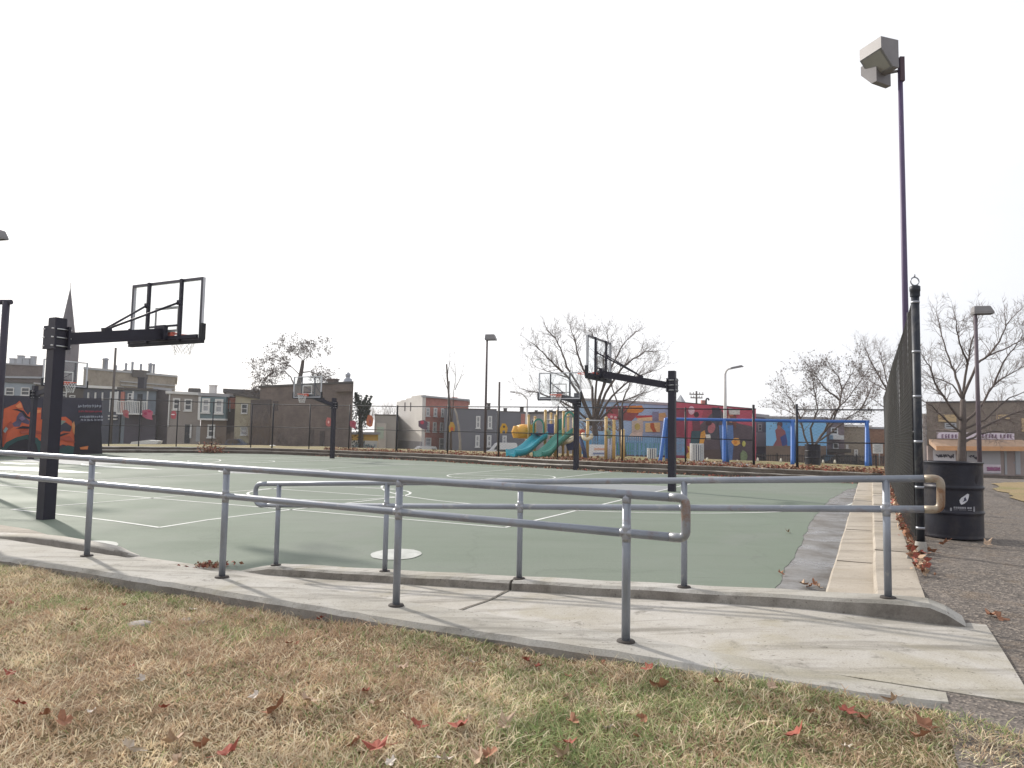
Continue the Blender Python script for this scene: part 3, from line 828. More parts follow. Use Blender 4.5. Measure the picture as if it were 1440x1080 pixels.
CHAINM = M('black_vinyl_wire', (.030, .028, .026), .55, .1, .3, 4)
raw_mesh('wire_mesh', vv_-np.array(fb), qq, CHAINM, root)

def edge_at(px, off, P_=None):
    """point on the line a set distance outside the court's far edge, seen in the direction of a pixel column"""
    r = ray(px, 640); az_ = math.atan2(r.x, r.y); best = None
    Q = [offs(p, off) for p in (P_ or ED)]
    for i in range(len(Q)-1):
        a0, a1 = math.atan2(Q[i].x, Q[i].y), math.atan2(Q[i+1].x, Q[i+1].y)
        if min(a0, a1) <= az_ <= max(a0, a1) and a1 != a0:
            t = (az_-a0)/(a1-a0); return Q[i].lerp(Q[i+1], t)
    return Q[0] if az_ < math.atan2(Q[0].x, Q[0].y) else Q[-1]
TOPY = ([150, 300, 382, 557, 784, 964, 1060, 1121, 1248], [561, 566, 569, 571.5, 572.5, 575, 576, 576, 576.5])
MIDY = ([150, 300, 382, 557, 784, 964, 1060, 1121, 1248], [598, 599.5, 600.5, 605, 610, 616, 619, 622, 623.5])
def far_fence(label, xs, tall={}, thick=()):
    pts = [edge_at(x_, 1.0) for x_ in xs]
    root = thing('chain_link_fence', label, 'fence', V((pts[0].x, pts[0].y, .3)))
    tz = [D(x_, lerp(x_, *TOPY), p.y).z for x_, p in zip(xs, pts)]; mz = [D(x_, lerp(x_, *MIDY), p.y).z for x_, p in zip(xs, pts)]
    for x_, p, z in zip(xs, pts, tz):
        mb = MB(); mb.tube([V((p.x, p.y, .2)), V((p.x, p.y, z+.06+tall.get(x_, 0)))], .05 if x_ in thick else .034, 8); mb.build('post', BLACKM, root)
    mb = MB(); mb.tube([V((p.x, p.y, z)) for p, z in zip(pts, tz)], .024, 6); mb.build('top_rail', BLACKM, root)
    mb = MB(); mb.tube([V((p.x, p.y, z)) for p, z in zip(pts, mz)], .02, 6); mb.build('middle_rail', GALV if 382 in xs and False else BLACKM, root)
    vs_, qs_, o_ = [], [], 0
    for i in range(len(pts)-1):
        v_, q_ = chain_mesh(pts[i], pts[i+1], .36, tz[i], .36, tz[i+1], .11, .0027)
        vs_.append(v_); qs_.append(q_+o_); o_ += len(v_)
    raw_mesh('wire_mesh', np.concatenate(vs_)-np.array(ORG[root]), np.concatenate(qs_), CHAINM, root)
far_fence('long black chain link fence behind the far steps, left of the gateway', [110, 152, 194, 247, 297, 352, 382, 434, 490, 557, 629, 701, 784, 875, 964, 1060], {1060: .12, 629: .05, 382: .02}, (557, 1060, 382))
far_fence('short black chain link fence right of the gateway, behind the drum', [1121, 1248], {1121: .14}, (1121,))
# court side fence whose post shows at the left edge
PURD = M('dark_violet_fence_paint', (.038, .032, .05), .6)
p = D(9, 424, 14.0); b0 = V((p.x, p.y, 0.05))
root = thing('chain_link_fence', 'high dark fence cut off by the left edge of the photo', 'fence', b0)
mb = MB(); mb.tube([b0, p], .065, 10); mb.build('post', PURD, root)
q = p+V((-3.2, .4, 0)); mb = MB(); mb.tube([p+V((.1, 0, -.01)), q], .05, 8); mb.build('top_rail', PURD, root)
mb = MB(); mb.tube([V((q.x, q.y, .05)), q], .065, 10); mb.build('post', PURD, root)
vv_, qq = chain_mesh(p, q, .1, p.z, .1, q.z, .075, .0028); raw_mesh('wire_mesh', vv_-np.array(b0), qq, GALV, root)
mb = MB()
for z in (1.4, 2.7): mb.tube([V((p.x, p.y, z)), V((q.x, q.y, z))], .03, 6)
mb.build('middle_rail', PURD, root)

# ------------------------------------------------------------------ lamps
def head_box(mb, c, f, r, u, w, h, dp, lens):
    """floodlight head: f is the way the lens faces"""
    F4 = [c+f*dp/2+r*sx*w/2+u*sz*h/2 for sx, sz in ((-1, -1), (1, -1), (1, 1), (-1, 1))]
    B4 = [c-f*dp/2+r*sx*w*.40+u*sz*h*.36 for sx, sz in ((-1, -1), (1, -1), (1, 1), (-1, 1))]
    mb.hexa(B4, F4)
    I4 = [c+f*(dp/2-.03)+r*sx*w*.42+u*sz*h*.42 for sx, sz in ((-1, -1), (1, -1), (1, 1), (-1, 1))]
    for k in range(4):   # rim standing proud of the lens
        a, b = F4[k], F4[(k+1) % 4]; mb.poly([a+f*.002, b+f*.002, b+f*.07, a+f*.07]); 
        ia, ib = c+(a-c)*1.0, b
    lens.poly([c+f*(dp/2+.006)+r*sx*w*.45+u*sz*h*.45 for sx, sz in ((-1, -1), (1, -1), (1, 1), (-1, 1))])
lp = PW(1279, 700, .54)
root = thing('floodlight_pole', 'tall thin purple brown light pole with two floodlights by the right fence', 'light pole', V((lp.x, lp.y, .3)))
tz = D(1263, 84, lp.y).z
mb = MB(); mb.tube([V((lp.x, lp.y, .26)), V((lp.x, lp.y, tz*.5)), V((lp.x, lp.y, tz))], [.055, .047, .038], 12); mb.lathe(V((lp.x, lp.y, .3)), [(.12, 0), (.12, .02), (.06, .03)], 12); mb.build('pole', PURP, root)
tp = V((lp.x, lp.y, tz))
mb = MB(); mb.box(tp+V((.012, -.02, -.18)), (.075, .075, .42)); mb.build('head_bracket', M('bracket_red_brown', (.07, .04, .055), .6), root)
def hood_head(c, a_, r, k, lab):
    """floodlight hood: side profile (forward, up) drawn out along r; lens on the slanted underside"""
    a_ = V((a_[0], a_[1], 0)).normalized(); r = V((r[0], r[1], 0)).normalized()
    pr = [(.15, .20), (-.15, .20), (-.15, -.19), (-.05, -.19), (.15, .04)]
    Q = [c+a_*x*k+UP*z*k-r*.19*k for x, z in pr]
    mb = MB(); mb.prism(Q, r*.38*k); mb.tube([c-a_*.1*k, tp+V((0, 0, c.z-tp.z))], .025, 6); hd = mb.build('lamp_head', LAMPG, root); hd['label'] = lab
    p0, p1 = Q[3].lerp(Q[4], .06), Q[3].lerp(Q[4], .94); n = r.cross(p1-p0).normalized()
    if n.z > 0: n = -n
    mb = MB(); mb.poly([p0+r*.03*k+n*.005, p1+r*.03*k+n*.005, p1+r*.35*k+n*.005, p0+r*.35*k+n*.005]); mb.build('lens', LENSM, hd)
hood_head(D(1236, 83, lp.y), (-.95, -.3), (-.3, .95), 1.22, 'upper floodlight head')
hood_head(D(1231.5, 108, lp.y+.22), (-.45, .89), (-.89, -.45), .98, 'lower floodlight head')
def shoebox(name, label, px, d, ytop, zb, sx, wpole, hdsize=(.55, .34, .2), polem=PURP, group=None, off=None):
    t = D(px, ytop, d); b = V((t.x, t.y, zb))
    root = thing(name, label, 'street lamp', b, group)
    mb = MB(); mb.tube([b, V((t.x, t.y, t.z))], [wpole, wpole*.75], 10); mb.build('pole', polem, root)
    r = V((sx, -.25, 0)).normalized(); n = V((r.y, -r.x, 0))
    c = t+r*hdsize[0]*.32+UP*hdsize[2]*.2
    mb = MB(); ln = MB(); head_box(mb, c, (-UP+r*.18).normalized(), r, n, hdsize[0], hdsize[1], hdsize[2], ln)
    hd = mb.build('lamp_head', LAMPG, root); ln.build('lens', LENSM, hd)
    return root
shoebox('street_lamp', 'dark pole with box lamp rising above the black house', 685, 40, 475, .1, 1, .075, (.62, .4, .26), M('brown_lamp_pole', (.07, .05, .055), .6))
shoebox('street_lamp', 'purple brown pole with box lamp in front of the shop', 1371.5, 24, 437, 0.1, 1, .075, (.6, .36, .2), M('mauve_brown_pole', (.105, .082, .10), .6))
t = D(-8, 329, 21); shoebox('street_lamp', 'grey box lamp just entering the left edge of the photo', -11, 21, 331, .2, 1, .07, (.5, .34, .2))
def cobra(label, px, ybot, ytop, d, pts, m, r):
    b = D(px, ybot, d); root = thing('street_lamp', label, 'street lamp', b)
    mb = MB(); top = D(px, ytop, d); mb.tube([b, V((b.x, b.y, top.z))], [r, r*.6], 8)
    mb.build('pole', m, root)
    mb = MB(); arm = [V((b.x, b.y, top.z-.1))]+[D(x_, y_, d) for x_, y_ in pts]; mb.tube(arm, r*.4, 6); mb.build('arm', m, root)
    e = arm[-1]; dx = (arm[-1]-arm[-2]).normalized()
    mb = MB(); mb.hexa([e+V((-.05, -.12, -.06)), e+dx*.75+V((0, -.1, -.06)), e+dx*.75+V((0, .1, -.06)), e+V((-.05, .12, -.06))], [e+V((-.05, -.08, .07)), e+dx*.6+V((0, -.06, .09)), e+dx*.6+V((0, .06, .09)), e+V((-.05, .08, .07))])
    mb.build('lamp_head', LAMPG, root)
PALEP = M('pale_lamp_pole', (.55, .53, .52), .6, .1, .1, 3)
cobra('pale curved arm street lamp in front of the red mural', 1020, 655, 526, 44, [(1021, 522), (1024, 519), (1029, 518)], PALEP, .14)
cobra('thin pale street lamp between the black house and the slides', 740, 650, 561, 88, [(738, 557), (733, 553), (725, 552)], PALEP, .2)

# ------------------------------------------------------------------ steel drum litter bins
NAVY = M('navy_drum_paint', (.018, .018, .028), .45, .2, .4, 5, .2, 25, dirt=.55, dirtcol=(.075, .06, .05))
def drum(label, c, r, h, m=NAVY):
    root = thing('steel_drum', label, 'trash drum', c)
    prof = [(0, .03), (r*.97, .03), (r*.985, 0), (r, .012), (r*.985, .03)]
    for k in range(1, 60):
        z = .03+(h-.06)*k/60; q = 0
        for zr in (.34, .665): q += .016*math.exp(-((z/h-zr)/.014)**2)
        prof.append((r*.98+q, z))
    prof += [(r*.985, h-.02), (r*1.01, h-.012), (r*1.01, h), (r*.96, h), (r*.95, h-.02), (r*.95, .06), (0, .06)]
    mb = MB(); mb.lathe(c, prof, 48)
    for q_ in range(len(mb.v)):
        x_, y_, z_ = mb.v[q_]; an = math.atan2(y_-c.y, x_-c.x); hz_ = z_-c.z; k_ = 1+.010*math.sin(an*3+hz_*4)+.006*math.sin(an*7-hz_*9)-.03*math.exp(-((an+1.15)/.25)**2-((hz_-.70)/.12)**2)
        mb.v[q_] = (c.x+(x_-c.x)*k_, c.y+(y_-c.y)*k_, z_)
    mb.build('drum_body', m, root)
    return root
bc0 = D(1340.5, 740, 8.4); bc0.z = zpav(*sw(bc0))-.002
BR, BH = .312, .875
dr = drum('dark navy steel drum with white leaf emblem beside the fence', bc0, BR, BH)
def cyl(px, py, dr_=.010):
    r = ray(px, py); ox, oy = EYE.x-bc0.x, EYE.y-bc0.y; rr = BR*.98+dr_
    A = r.x**2+r.y**2; B = 2*(ox*r.x+oy*r.y); Cc = ox*ox+oy*oy-rr*rr
    disc = max(0, B*B-4*A*Cc); return EYE+r*((-B-math.sqrt(disc))/(2*A))
mb = MB()
mb.poly([cyl(*q) for q in ((1349.2, 703.5), (1352, 700), (1356, 697.5), (1360.5, 694.3), (1362.8, 695.3), (1362.2, 700), (1360.5, 704.5), (1356.5, 708), (1352, 709.8), (1350, 707.5))], 0)
mb.poly([cyl(x_, y_, .013) for x_, y_ in ((1355.6, 700.8), (1357.6, 698.6), (1358.6, 701.2), (1359.8, 703.8), (1356.4, 705), (1353.2, 706.6), (1355.6, 703.4))], 1)
for x0, x1, y0, y1 in ((1341, 1343.5, 712.4, 715), (1344.2, 1346.6, 712.5, 715.2), (1347.2, 1349.4, 712.6, 715.4), (1350, 1352.4, 712.7, 715.4), (1353, 1355.4, 712.8, 715.5), (1356.2, 1358.6, 712.9, 715.5), (1360.4, 1362.6, 713, 715.6), (1363.2, 1366.6, 713.1, 715.8), (1341, 1359, 716.7, 717.3), (1361, 1367, 717.2, 717.8)):
    mb.poly([cyl(x0, y0), cyl(x1, y0+.15), cyl(x1, y1+.15), cyl(x0, y1)], 2)
for x0, x1, y0, y1 in ((1336, 1338.6, 714, 718.5), (1368.8, 1371, 712.5, 719.5)): mb.poly([cyl(x0, y0), cyl(x1, y0), cyl(x1, y1), cyl(x0, y1)], 2)
mb.build('printed_emblem', [M('emblem_white', (.62, .62, .66), .6, var=.15, scale=30), M('emblem_dark', (.06, .06, .1), .6), M('emblem_grey', (.30, .30, .33), .6, var=.3, scale=40)], dr)
b1 = D(1143, 656, 31.5); b1.z = .3
drum('dark steel drum beside the blue swing frame beyond the court', b1, .33, .9)
# ------------------------------------------------------------------ buildings
class Facade:
    """a wall plane through two ground-plan points; pixels are only used to find where a feature sits on that plane"""
    def __init__(s, xl, yl, dl, xr, yr, dr, zb=-2.6):
        a, b = D(xl, yl, dl), D(xr, yr, dr)
        s.a, s.b, s.zb = a, b, zb
        u = V((b.x-a.x, b.y-a.y, 0)); s.len = u.length; s.u = u.normalized()
        s.n = V((s.u.y, -s.u.x, 0))
        if s.n.y > 0: s.n = -s.n
        s.bk = V((b.x, b.y, 0)).normalized() if (xl+xr)/2 < 720 else V((a.x, a.y, 0)).normalized()   # flank runs along the view ray through its inner corner
    def at(s, x, y, off=0):
        r = ray(x, y); t = (s.a-EYE).dot(s.n)/r.dot(s.n); return EYE+r*t+s.n*off
    def rect(s, x0, y0, x1, y1):
        p = s.at((x0+x1)/2, (y0+y1)/2); ua = (s.at(x0, (y0+y1)/2)-s.at(x1, (y0+y1)/2)).length
        h = (s.at((x0+x1)/2, y0)-s.at((x0+x1)/2, y1)).length
        return p, ua, h
    def wall(s, mb, depth, m=0):
        a, b = s.a, s.b; bk = s.bk*depth
        mb.hexa([V((a.x, a.y, s.zb)), V((b.x, b.y, s.zb)), V((b.x, b.y, s.zb))+bk, V((a.x, a.y, s.zb))+bk], [a, b, b+bk, a+bk], m)
def window(fc, root, x0, y0, x1, y1, fm, pm=None, fr=.09, name='window', bars=1, off=0.0):
    p, w, h = fc.rect(x0, y0, x1, y1); ax = (fc.u, fc.n, UP); p = p+fc.n*off
    mb = MB()
    for z in (-h/2+fr/2, h/2-fr/2): mb.box(p+UP*z+fc.n*.03, (w, .10, fr), ax)
    for x in (-w/2+fr/2, w/2-fr/2): mb.box(p+fc.u*x+fc.n*.03, (fr, .10, h-2*fr), ax)
    if bars: mb.box(p+fc.n*.025, (w-2*fr, .06, fr*.7), ax)
    mb.box(p-UP*(h/2+fr*.4)+fc.n*.06, (w+fr, .18, fr*.7), ax)
    o = mb.build(name, fm, root)
    mb = MB(); mb.box(p+fc.n*.008, (w-2*fr, .016, h-2*fr), ax); mb.build('pane', pm or PANE, o)
    return o
def door(fc, root, x0, y0, x1, y1, m, pm=None):
    p, w, h = fc.rect(x0, y0, x1, y1); ax = (fc.u, fc.n, UP)
    mb = MB(); mb.box(p+fc.n*.02, (w, .08, h), ax)
    o = mb.build('door', m, root)
    if pm: mb = MB(); mb.box(p+UP*h*.12+fc.n*.07, (w*.6, .03, h*.55), ax); mb.build('pane', pm, o)
    mb = MB(); mb.box(p+fc.u*w*.38-UP*h*.03+fc.n*.09, (.06, .07, .14), ax); mb.build('handle', GALV, o)
    return o
def building(name, label, fc, depth, wm, roofm=None, over=.15, th=.18, group=None, cat='building'):
    mid = (fc.a+fc.b)/2
    root = thing(name, label, cat, V((mid.x, mid.y, fc.zb)), group)
    mb = MB(); fc.wall(mb, depth); mb.build('wall', wm, root)
    if roofm:
        mb = MB(); a = fc.a-fc.u*over+fc.n*over; b = fc.b+fc.u*over+fc.n*over; bk = fc.bk*(depth+over*2)
        mb.hexa([a, b, b+bk, a+bk], [p+UP*th for p in (a, b, b+bk, a+bk)]); mb.build('roof', roofm, root)
    return root
def slab_on(fc, root, name, x0, y0, x1, y1, proud, m, off=0.0, back=.05):
    p, w, h = fc.rect(x0, y0, x1, y1)
    mb = MB(); mb.box(p+fc.n*(off+(proud-back)/2), (w, proud+back, h), (fc.u, fc.n, UP)); return mb.build(name, m, root)
def chimney(fc, root, x0, y0, x1, y1, back, m, pots=0):
    p, w, h = fc.rect(x0, y0, x1, y1); c = p-fc.n*back
    k = (c.y/p.y); w *= k; h *= k
    c = D((x0+x1)/2, (y0+y1)/2, c.y)
    mb = MB(); mb.box(c-UP*.3, (w, w*.8, h+.6), (fc.u, fc.n, UP)); mb.box(c+UP*(h/2-.05), (w*1.15, w*.95, .14), (fc.u, fc.n, UP)); return mb.build('chimney', m, root)
def grey(h, k=.08):
    r = [int(h[i:i+2], 16) for i in (0, 2, 4)]; m = sum(r)/3; return ''.join('%02x' % int(x+(m-x)*k) for x in r)
def wallmat(name, h, var=.16, dirt=.35, sc_=.5): return M(name, grey(h), .9, 0, var, sc_, dirt=dirt, dirtcol=tuple(c*.45 for c in hexc(h)))
def brickmat(name, c1, c2, mort, sc_=1.0):
    t = NT(name); b = t.n('ShaderNodeTexBrick', Scale=1.0)
    b.inputs['Color1'].default_value = c1+(1,); b.inputs['Color2'].default_value = c2+(1,); b.inputs['Mortar'].default_value = mort+(1,)
    b.inputs['Mortar Size'].default_value = .012; b.inputs['Brick Width'].default_value = .22; b.inputs['Row Height'].default_value = .075
    g = t.n('ShaderNodeSeparateXYZ'); t.l(t.co, g.inputs[0]); cmb = t.n('ShaderNodeCombineXYZ')
    ad = t.n('ShaderNodeMath', operation='ADD'); t.l(g.outputs[0], ad.inputs[0]); t.l(g.outputs[1], ad.inputs[1]); t.l(ad.outputs[0], cmb.inputs[0]); t.l(g.outputs[2], cmb.inputs[1]); t.l(cmb.outputs[0], b.inputs['Vector'])
    c = t.mix(1.0, b.outputs['Color'], t.ramp(t.noise(.5*sc_, 6, .7), [(.25, .65), (.75, 1.3)]), 'MULTIPLY')
    c = t.mix(t.ramp(t.noise(.9*sc_, 5, .7, dist=.6), [(.55, 0.0), (.72, .5)]), c, tuple(x*.5 for x in c1))
    return t.out(c, .9, 0, .2)
def L3(h, k=1.0): return tuple(x*k for x in hexc(h))
BR_BROWN = brickmat('brown_brick', (.135, .102, .092), (.175, .132, .118), (.16, .145, .138))
BR_RED = brickmat('red_brick', (.42, .115, .095), (.48, .15, .12), (.4, .26, .22))
BR_DARK = brickmat('dark_brick', (.075, .062, .065), (.10, .08, .078), (.1, .09, .09))
BR_TAN = brickmat('tan_brick', (.26, .225, .18), (.31, .265, .21), (.3, .27, .23))
STUC_G = wallmat('grey_stucco', '928a86'); STUC_P = wallmat('pale_grey_render', 'cdc8c4', .08, .2)
ROOFG = M('grey_roof_felt', (.33, .33, .35), .8, 0, .15, .4); ROOFD = M('dark_roof_edge', (.075, .068, .066), .85, 0, .2, .5)
ROOFW = M('pale_roof_sheet', (.60, .60, .60), .7, 0, .2, .5, dirt=.3, dirtcol=(.3, .22, .2))
TRIMW = M('white_trim', (.62, .62, .62), .7, 0, .06, 1); TRIMG = M('grey_trim', (.36, .37, .39), .7, 0, .08, 1)

# church spire
c = D(95, 470, 165); root = thing('church', 'dark pointed church spire rising behind the left hoop', 'church', V((c.x, c.y, -2.6)))
tipz, ez = D(97, 405, 165).z, D(97, 483, 165).z; hw = 2.05
mb = MB(); mb.box(V((c.x, c.y, (ez-2.6)/2)), (hw*1.75, hw*1.75, ez+2.6)); mb.build('tower', wallmat('spire_stone', '5d5862'), root)
SLATE = wallmat('spire_slate', '4e4a56')
mb = MB(); mb.lathe(V((c.x, c.y, ez)), [(hw*.98, 0), (hw*.9, .6), (.05, tipz-ez)], 8, sm=False); mb.build('spire', SLATE, root)
mb = MB(); mb.tube([V((c.x, c.y, tipz-.3)), V((c.x, c.y, tipz+1.3))], .06, 4); mb.build('finial', DARKM, root)
for sx in (-1, 1):
    mb = MB(); q = V((c.x+sx*hw*.78, c.y-hw*.8, ez-2)); mb.box(q+UP*1, (.5, .5, 3.4)); mb.lathe(q+UP*2.7, [(.36, 0), (0, 1.5)], 4, sm=False); mb.build('pinnacle', SLATE, root)
mb = MB(); mb.prism([V((c.x-1.1, c.y-hw, ez-.4)), V((c.x+1.1, c.y-hw, ez-.4)), V((c.x, c.y-hw, ez+2.0))], V((0, .9, 0))); mb.build('gable', SLATE, root)
mb = MB(); mb.box(V((c.x, c.y-hw*.9, ez-3.2)), (.7, .3, 2.2)); mb.build('louvre', DARKM, root)

# buildings at the far left
f = Facade(-60, 509, 100, 62, 515, 100); root = building('brick_building', 'brown flat roofed brick block behind the left hoop pole', f, 18, BR_BROWN, ROOFG)
for x0, x1, y0, y1 in ((15, 22, 504, 513), (26, 33, 500, 512), (34, 43, 504, 514), (44, 50, 501, 514)): chimney(f, root, x0, y0, x1, y1, 3, TRIMG)
slab_on(f, root, 'cornice', -60, 529, 62, 531.5, .4, TRIMG)
f = Facade(-60, 534, 88, 52, 540, 88); root = building('row_house', 'low pale blue rendered house at the far left behind the mural wall', f, 10, wallmat('pale_blue_render', '8e98a6'), ROOFD)
window(f, root, 8, 545, 20, 556, TRIMW); window(f, root, 30, 545, 42, 556, TRIMW)
f = Facade(50, 540, 86, 120, 547, 86); root = building('row_house', 'dark row house behind the far left backboard', f, 10, wallmat('dark_grey_render', '56514f'), ROOFG)
window(f, root, 86, 551, 94, 560, TRIMW); window(f, root, 98, 556, 106, 562, TRIMW)
f = Facade(118, 519, 120, 247, 530.5, 137); root = building('warehouse', 'wide tan brick building with metal roof vents behind the row houses', f, 25, BR_TAN, TRIMG, .25, .35)
for x0, x1, y0, y1 in ((144, 151, 504, 520), (161, 164, 514, 522), (175, 178, 511, 525), (184, 187, 509, 525), (196, 199, 512, 526), (208, 213, 511, 527), (214, 217, 512, 528), (223, 227, 526, 530)):
    p = D((x0+x1)/2, y1+3, 128+(x0-118)*.14); tz = D((x0+x1)/2, y0, p.y).z; r = (x1-x0)/2*p.y/1000
    mb = MB(); mb.lathe(V((p.x, p.y, p.z)), [(r, 0), (r, tz-p.z-.3), (r*1.25, tz-p.z-.25), (r*1.1, tz-p.z), (0, tz-p.z+.15)], 10); mb.build('roof_vent', GALV, root)
for x0, x1 in ((129, 147), (173, 183), (186, 203)):
    p0, p1 = D(x0, 522, 128), D(x1, 523, 130); mb = MB(); mb.par(p0+UP*-1, p1-p0, V((0, 2, 0)), UP*1.3); mb.build('roof_unit', ROOFD, root)
for y in (541, 546): slab_on(f, root, 'cornice', 170, y-2.2, 247, y-1, .3, TRIMG)
# row of houses, left to right
f = Facade(118, 545, 84, 173, 548, 84); root = building('row_house', 'dark navy row house with a tall pale panel beside the mural wall', f, 10, wallmat('navy_siding', '484c5a'), ROOFW, .3, .3)
for x in (125, 135, 145): slab_on(f, root, 'white_post', x-.7, 552, x+.7, 563, .2, TRIMW)
slab_on(f, root, 'pale_panel', 155, 551, 166.5, 579, .15, wallmat('pale_panel', 'c6c8cc'))
slab_on(f, root, 'sill', 153.5, 584, 165.5, 586, .25, TRIMW); slab_on(f, root, 'sill', 153.5, 588.5, 165.5, 590.3, .25, TRIMW)
f = Facade(171, 547.5, 84, 220, 550.5, 84); root = building('row_house', 'row house with a white railed upstairs porch', f, 10, wallmat('blue_grey_siding', '707984'), ROOFD, .35, .25)
slab_on(f, root, 'brick_end', 170.5, 551, 175.5, 580, .2, BR_RED)
slab_on(f, root, 'lower_wall', 175, 583, 219, 640, .12, wallmat('porch_base', '504c58'))
mb = MB(); p, w, h = f.rect(176, 582, 218, 583.5); mb.box(p+f.n*.9, (w, 1.9, h), (f.u, f.n, UP)); mb.build('porch_floor', TRIMW, root)
for x in (176.5, 197.5, 217.5): slab_on(f, root, 'porch_post', x-.5, 551.5, x+.5, 583, .12, TRIMW, 1.7)
mb = MB()
for k in range(17):
    x = 178+k*2.4; p, w, h = f.rect(x-.45, 566, x+.45, 582); mb.box(p+f.n*1.75, (w, .06, h), (f.u, f.n, UP))
for y in (565, 581.5): p, w, h = f.rect(176, y, 218, y+1.2); mb.box(p+f.n*1.75, (w, .09, h), (f.u, f.n, UP))
mb.build('porch_railing', TRIMW, root)
window(f, root, 180, 553, 186, 563, TRIMW); door(f, root, 193, 554, 200, 581, WORNB)
chimney(f, root, 195.5, 531, 204.5, 547, 2, DARKM)
f = Facade(219, 547, 85, 240, 550, 85); building('row_house', 'narrow weathered grey brown house right of the porch house', f, 10, wallmat('weathered_grey', '665e62'), ROOFG, .2, .25)
f = Facade(238, 553.5, 82, 283.5, 556, 82); root = building('row_house', 'grey stucco house with two white framed upper windows', f, 11, STUC_G, ROOFW, .3, .3)
window(f, root, 243.5, 560, 253.5, 576, TRIMW, fr=.16); window(f, root, 259.5, 561, 270.5, 577.5, TRIMW, fr=.16)
slab_on(f, root, 'downpipe', 237.4, 554, 238.8, 600, .15, TRIMW); door(f, root, 260, 597, 267.5, 623, WORNB); slab_on(f, root, 'door_frame', 267.6, 597, 270, 616, .15, TRIMW); door(f, root, 276, 600, 284, 621, TRIMG)
mb = MB(); p0, p1 = D(266, 549, 84), D(281, 550, 84); mb.tube([p0, p1], .32, 8); mb.build('roof_duct', ROOFD, root)
f = Facade(284, 556.5, 80, 320.5, 558.5, 80); root = building('row_house', 'teal sided house with two large white windows', f, 11, wallmat('brown_lower_siding', '74675f'), ROOFG, .3, .35)
slab_on(f, root, 'teal_siding', 284, 558.5, 320, 590, .5, wallmat('teal_siding', '66797f', .06, .1))
slab_on(f, root, 'white_corner_trim', 281.5, 558, 284.5, 590, .55, TRIMW); slab_on(f, root, 'white_base_trim', 281.5, 588.7, 320, 591, .6, TRIMW)
for x0, x1, dy in ((287, 298, 0), (305, 316.5, 1)): window(f, root, x0, 560.5+dy, x1, 580+dy*1.3, TRIMW, PANEL_, .2, off=.5)
window(f, root, 292, 597, 302.5, 615, TRIMW, None, .16); chimney(f, root, 295.5, 541.5, 303.7, 556, 3, STUC_P)
f = Facade(320.5, 557, 81, 331.5, 558.5, 81); root = building('row_house', 'narrow dark red house between the teal and yellow houses', f, 11, BR_DARK, ROOFG, .1, .2)
slab_on(f, root, 'red_upper_wall', 320.8, 559.5, 331, 575, .1, BR_RED); slab_on(f, root, 'downpipe', 323, 563, 324.6, 579, .18, TRIMG)
f = Facade(331.5, 556, 80, 368, 562, 80); root = building('row_house', 'faded yellow house with two dark upper windows', f, 11, wallmat('faded_yellow', 'a8a08a', .1, .4), ROOFD, .2, .2)
window(f, root, 339.5, 568, 348.5, 581.5, TRIMW); window(f, root, 354, 567, 363.5, 582.5, TRIMW); window(f, root, 338.5, 600, 348.5, 612, TRIMW, PANEL_); door(f, root, 353.5, 600, 361, 622, TRIMW, PANE)
f = Facade(318, 552, 92, 380, 555, 92); building('row_house', 'dark roofed back house showing above the yellow house', f, 9, STUC_G, ROOFD, .3, .5)
# long brown brick building
f = Facade(366, 545, 76, 497, 539, 70); root = building('brick_building', 'long windowless brown brick building with chimneys behind the fence', f, 14, BR_BROWN, ROOFD, .1, .2)
slab_on(f, root, 'lower_part', 352, 562, 380, 640, .12, BR_DARK)
chimney(f, root, 464, 533, 473, 543, 1.2, BR_BROWN); slab_on(f, root, 'pier', 474, 541, 496, 551, .4, BR_BROWN)
p = D(489, 537, 72); mb = MB(); mb.lathe(V((p.x, p.y, p.z-.2)), [(.42, 0), (.45, .45), (.2, .6), (.25, .75), (.28, .95), (.12, 1.15), (0, 1.2)], 12); mb.build('roof_turbine', GALV, root)
for x0, x1, y0, y1 in ((384, 391, 564, 578), (436, 441, 604, 625), (450, 456, 606, 628)): slab_on(f, root, 'bricked_opening', x0, y0, x1, y1, .06, BR_DARK)
# yellow shopfront, pale wall, three storey brick house
f = Facade(488, 611, 88, 532, 611, 88); root = building('garage', 'low yellow garage with a white graffitied shutter', f, 8, wallmat('yellow_render', 'd2a94e', .1, .2), ROOFG, .3, .3)
slab_on(f, root, 'shutter', 493, 619.5, 531, 640, .06, WHITEP)
mb = MB()
for k in range(22):
    x = 496+k*1.5+U(-.4, .4); y = 626+U(-2.5, 2); mb.tube([f.at(x, y, .09), f.at(x+U(-1.5, 1.5), y+U(1.5, 4.5), .09), f.at(x+U(0, 2.6), y+U(0, 3.5), .09)], .05, 4)
mb.build('graffiti', P('4a6a78'), root)
f = Facade(527, 584, 104, 560, 584.5, 104); root = building('brick_building', 'grey blank walled building left of the tall pale gable', f, 12, wallmat('grey_block', '9c9794'), ROOFD, .1, .15)
slab_on(f, root, 'pale_gable', 529, 595, 543, 640, .2, wallmat('pale_block', 'b4aeaa')); slab_on(f, root, 'mural_panel', 530.5, 600.5, 540, 617, .28, wallmat('faded_mural', 'a0b0a4')); door(f, root, 533.5, 618.5, 537, 634, WORNB)
f = Facade(594, 558, 100, 659, 564.5, 108); root = building('town_house', 'three storey red brick town house with pale windows', f, 14, BR_RED, TRIMW, .15, .25)
sd_ = Facade(558, 563, 112, 594, 557.5, 100)
mb = MB()
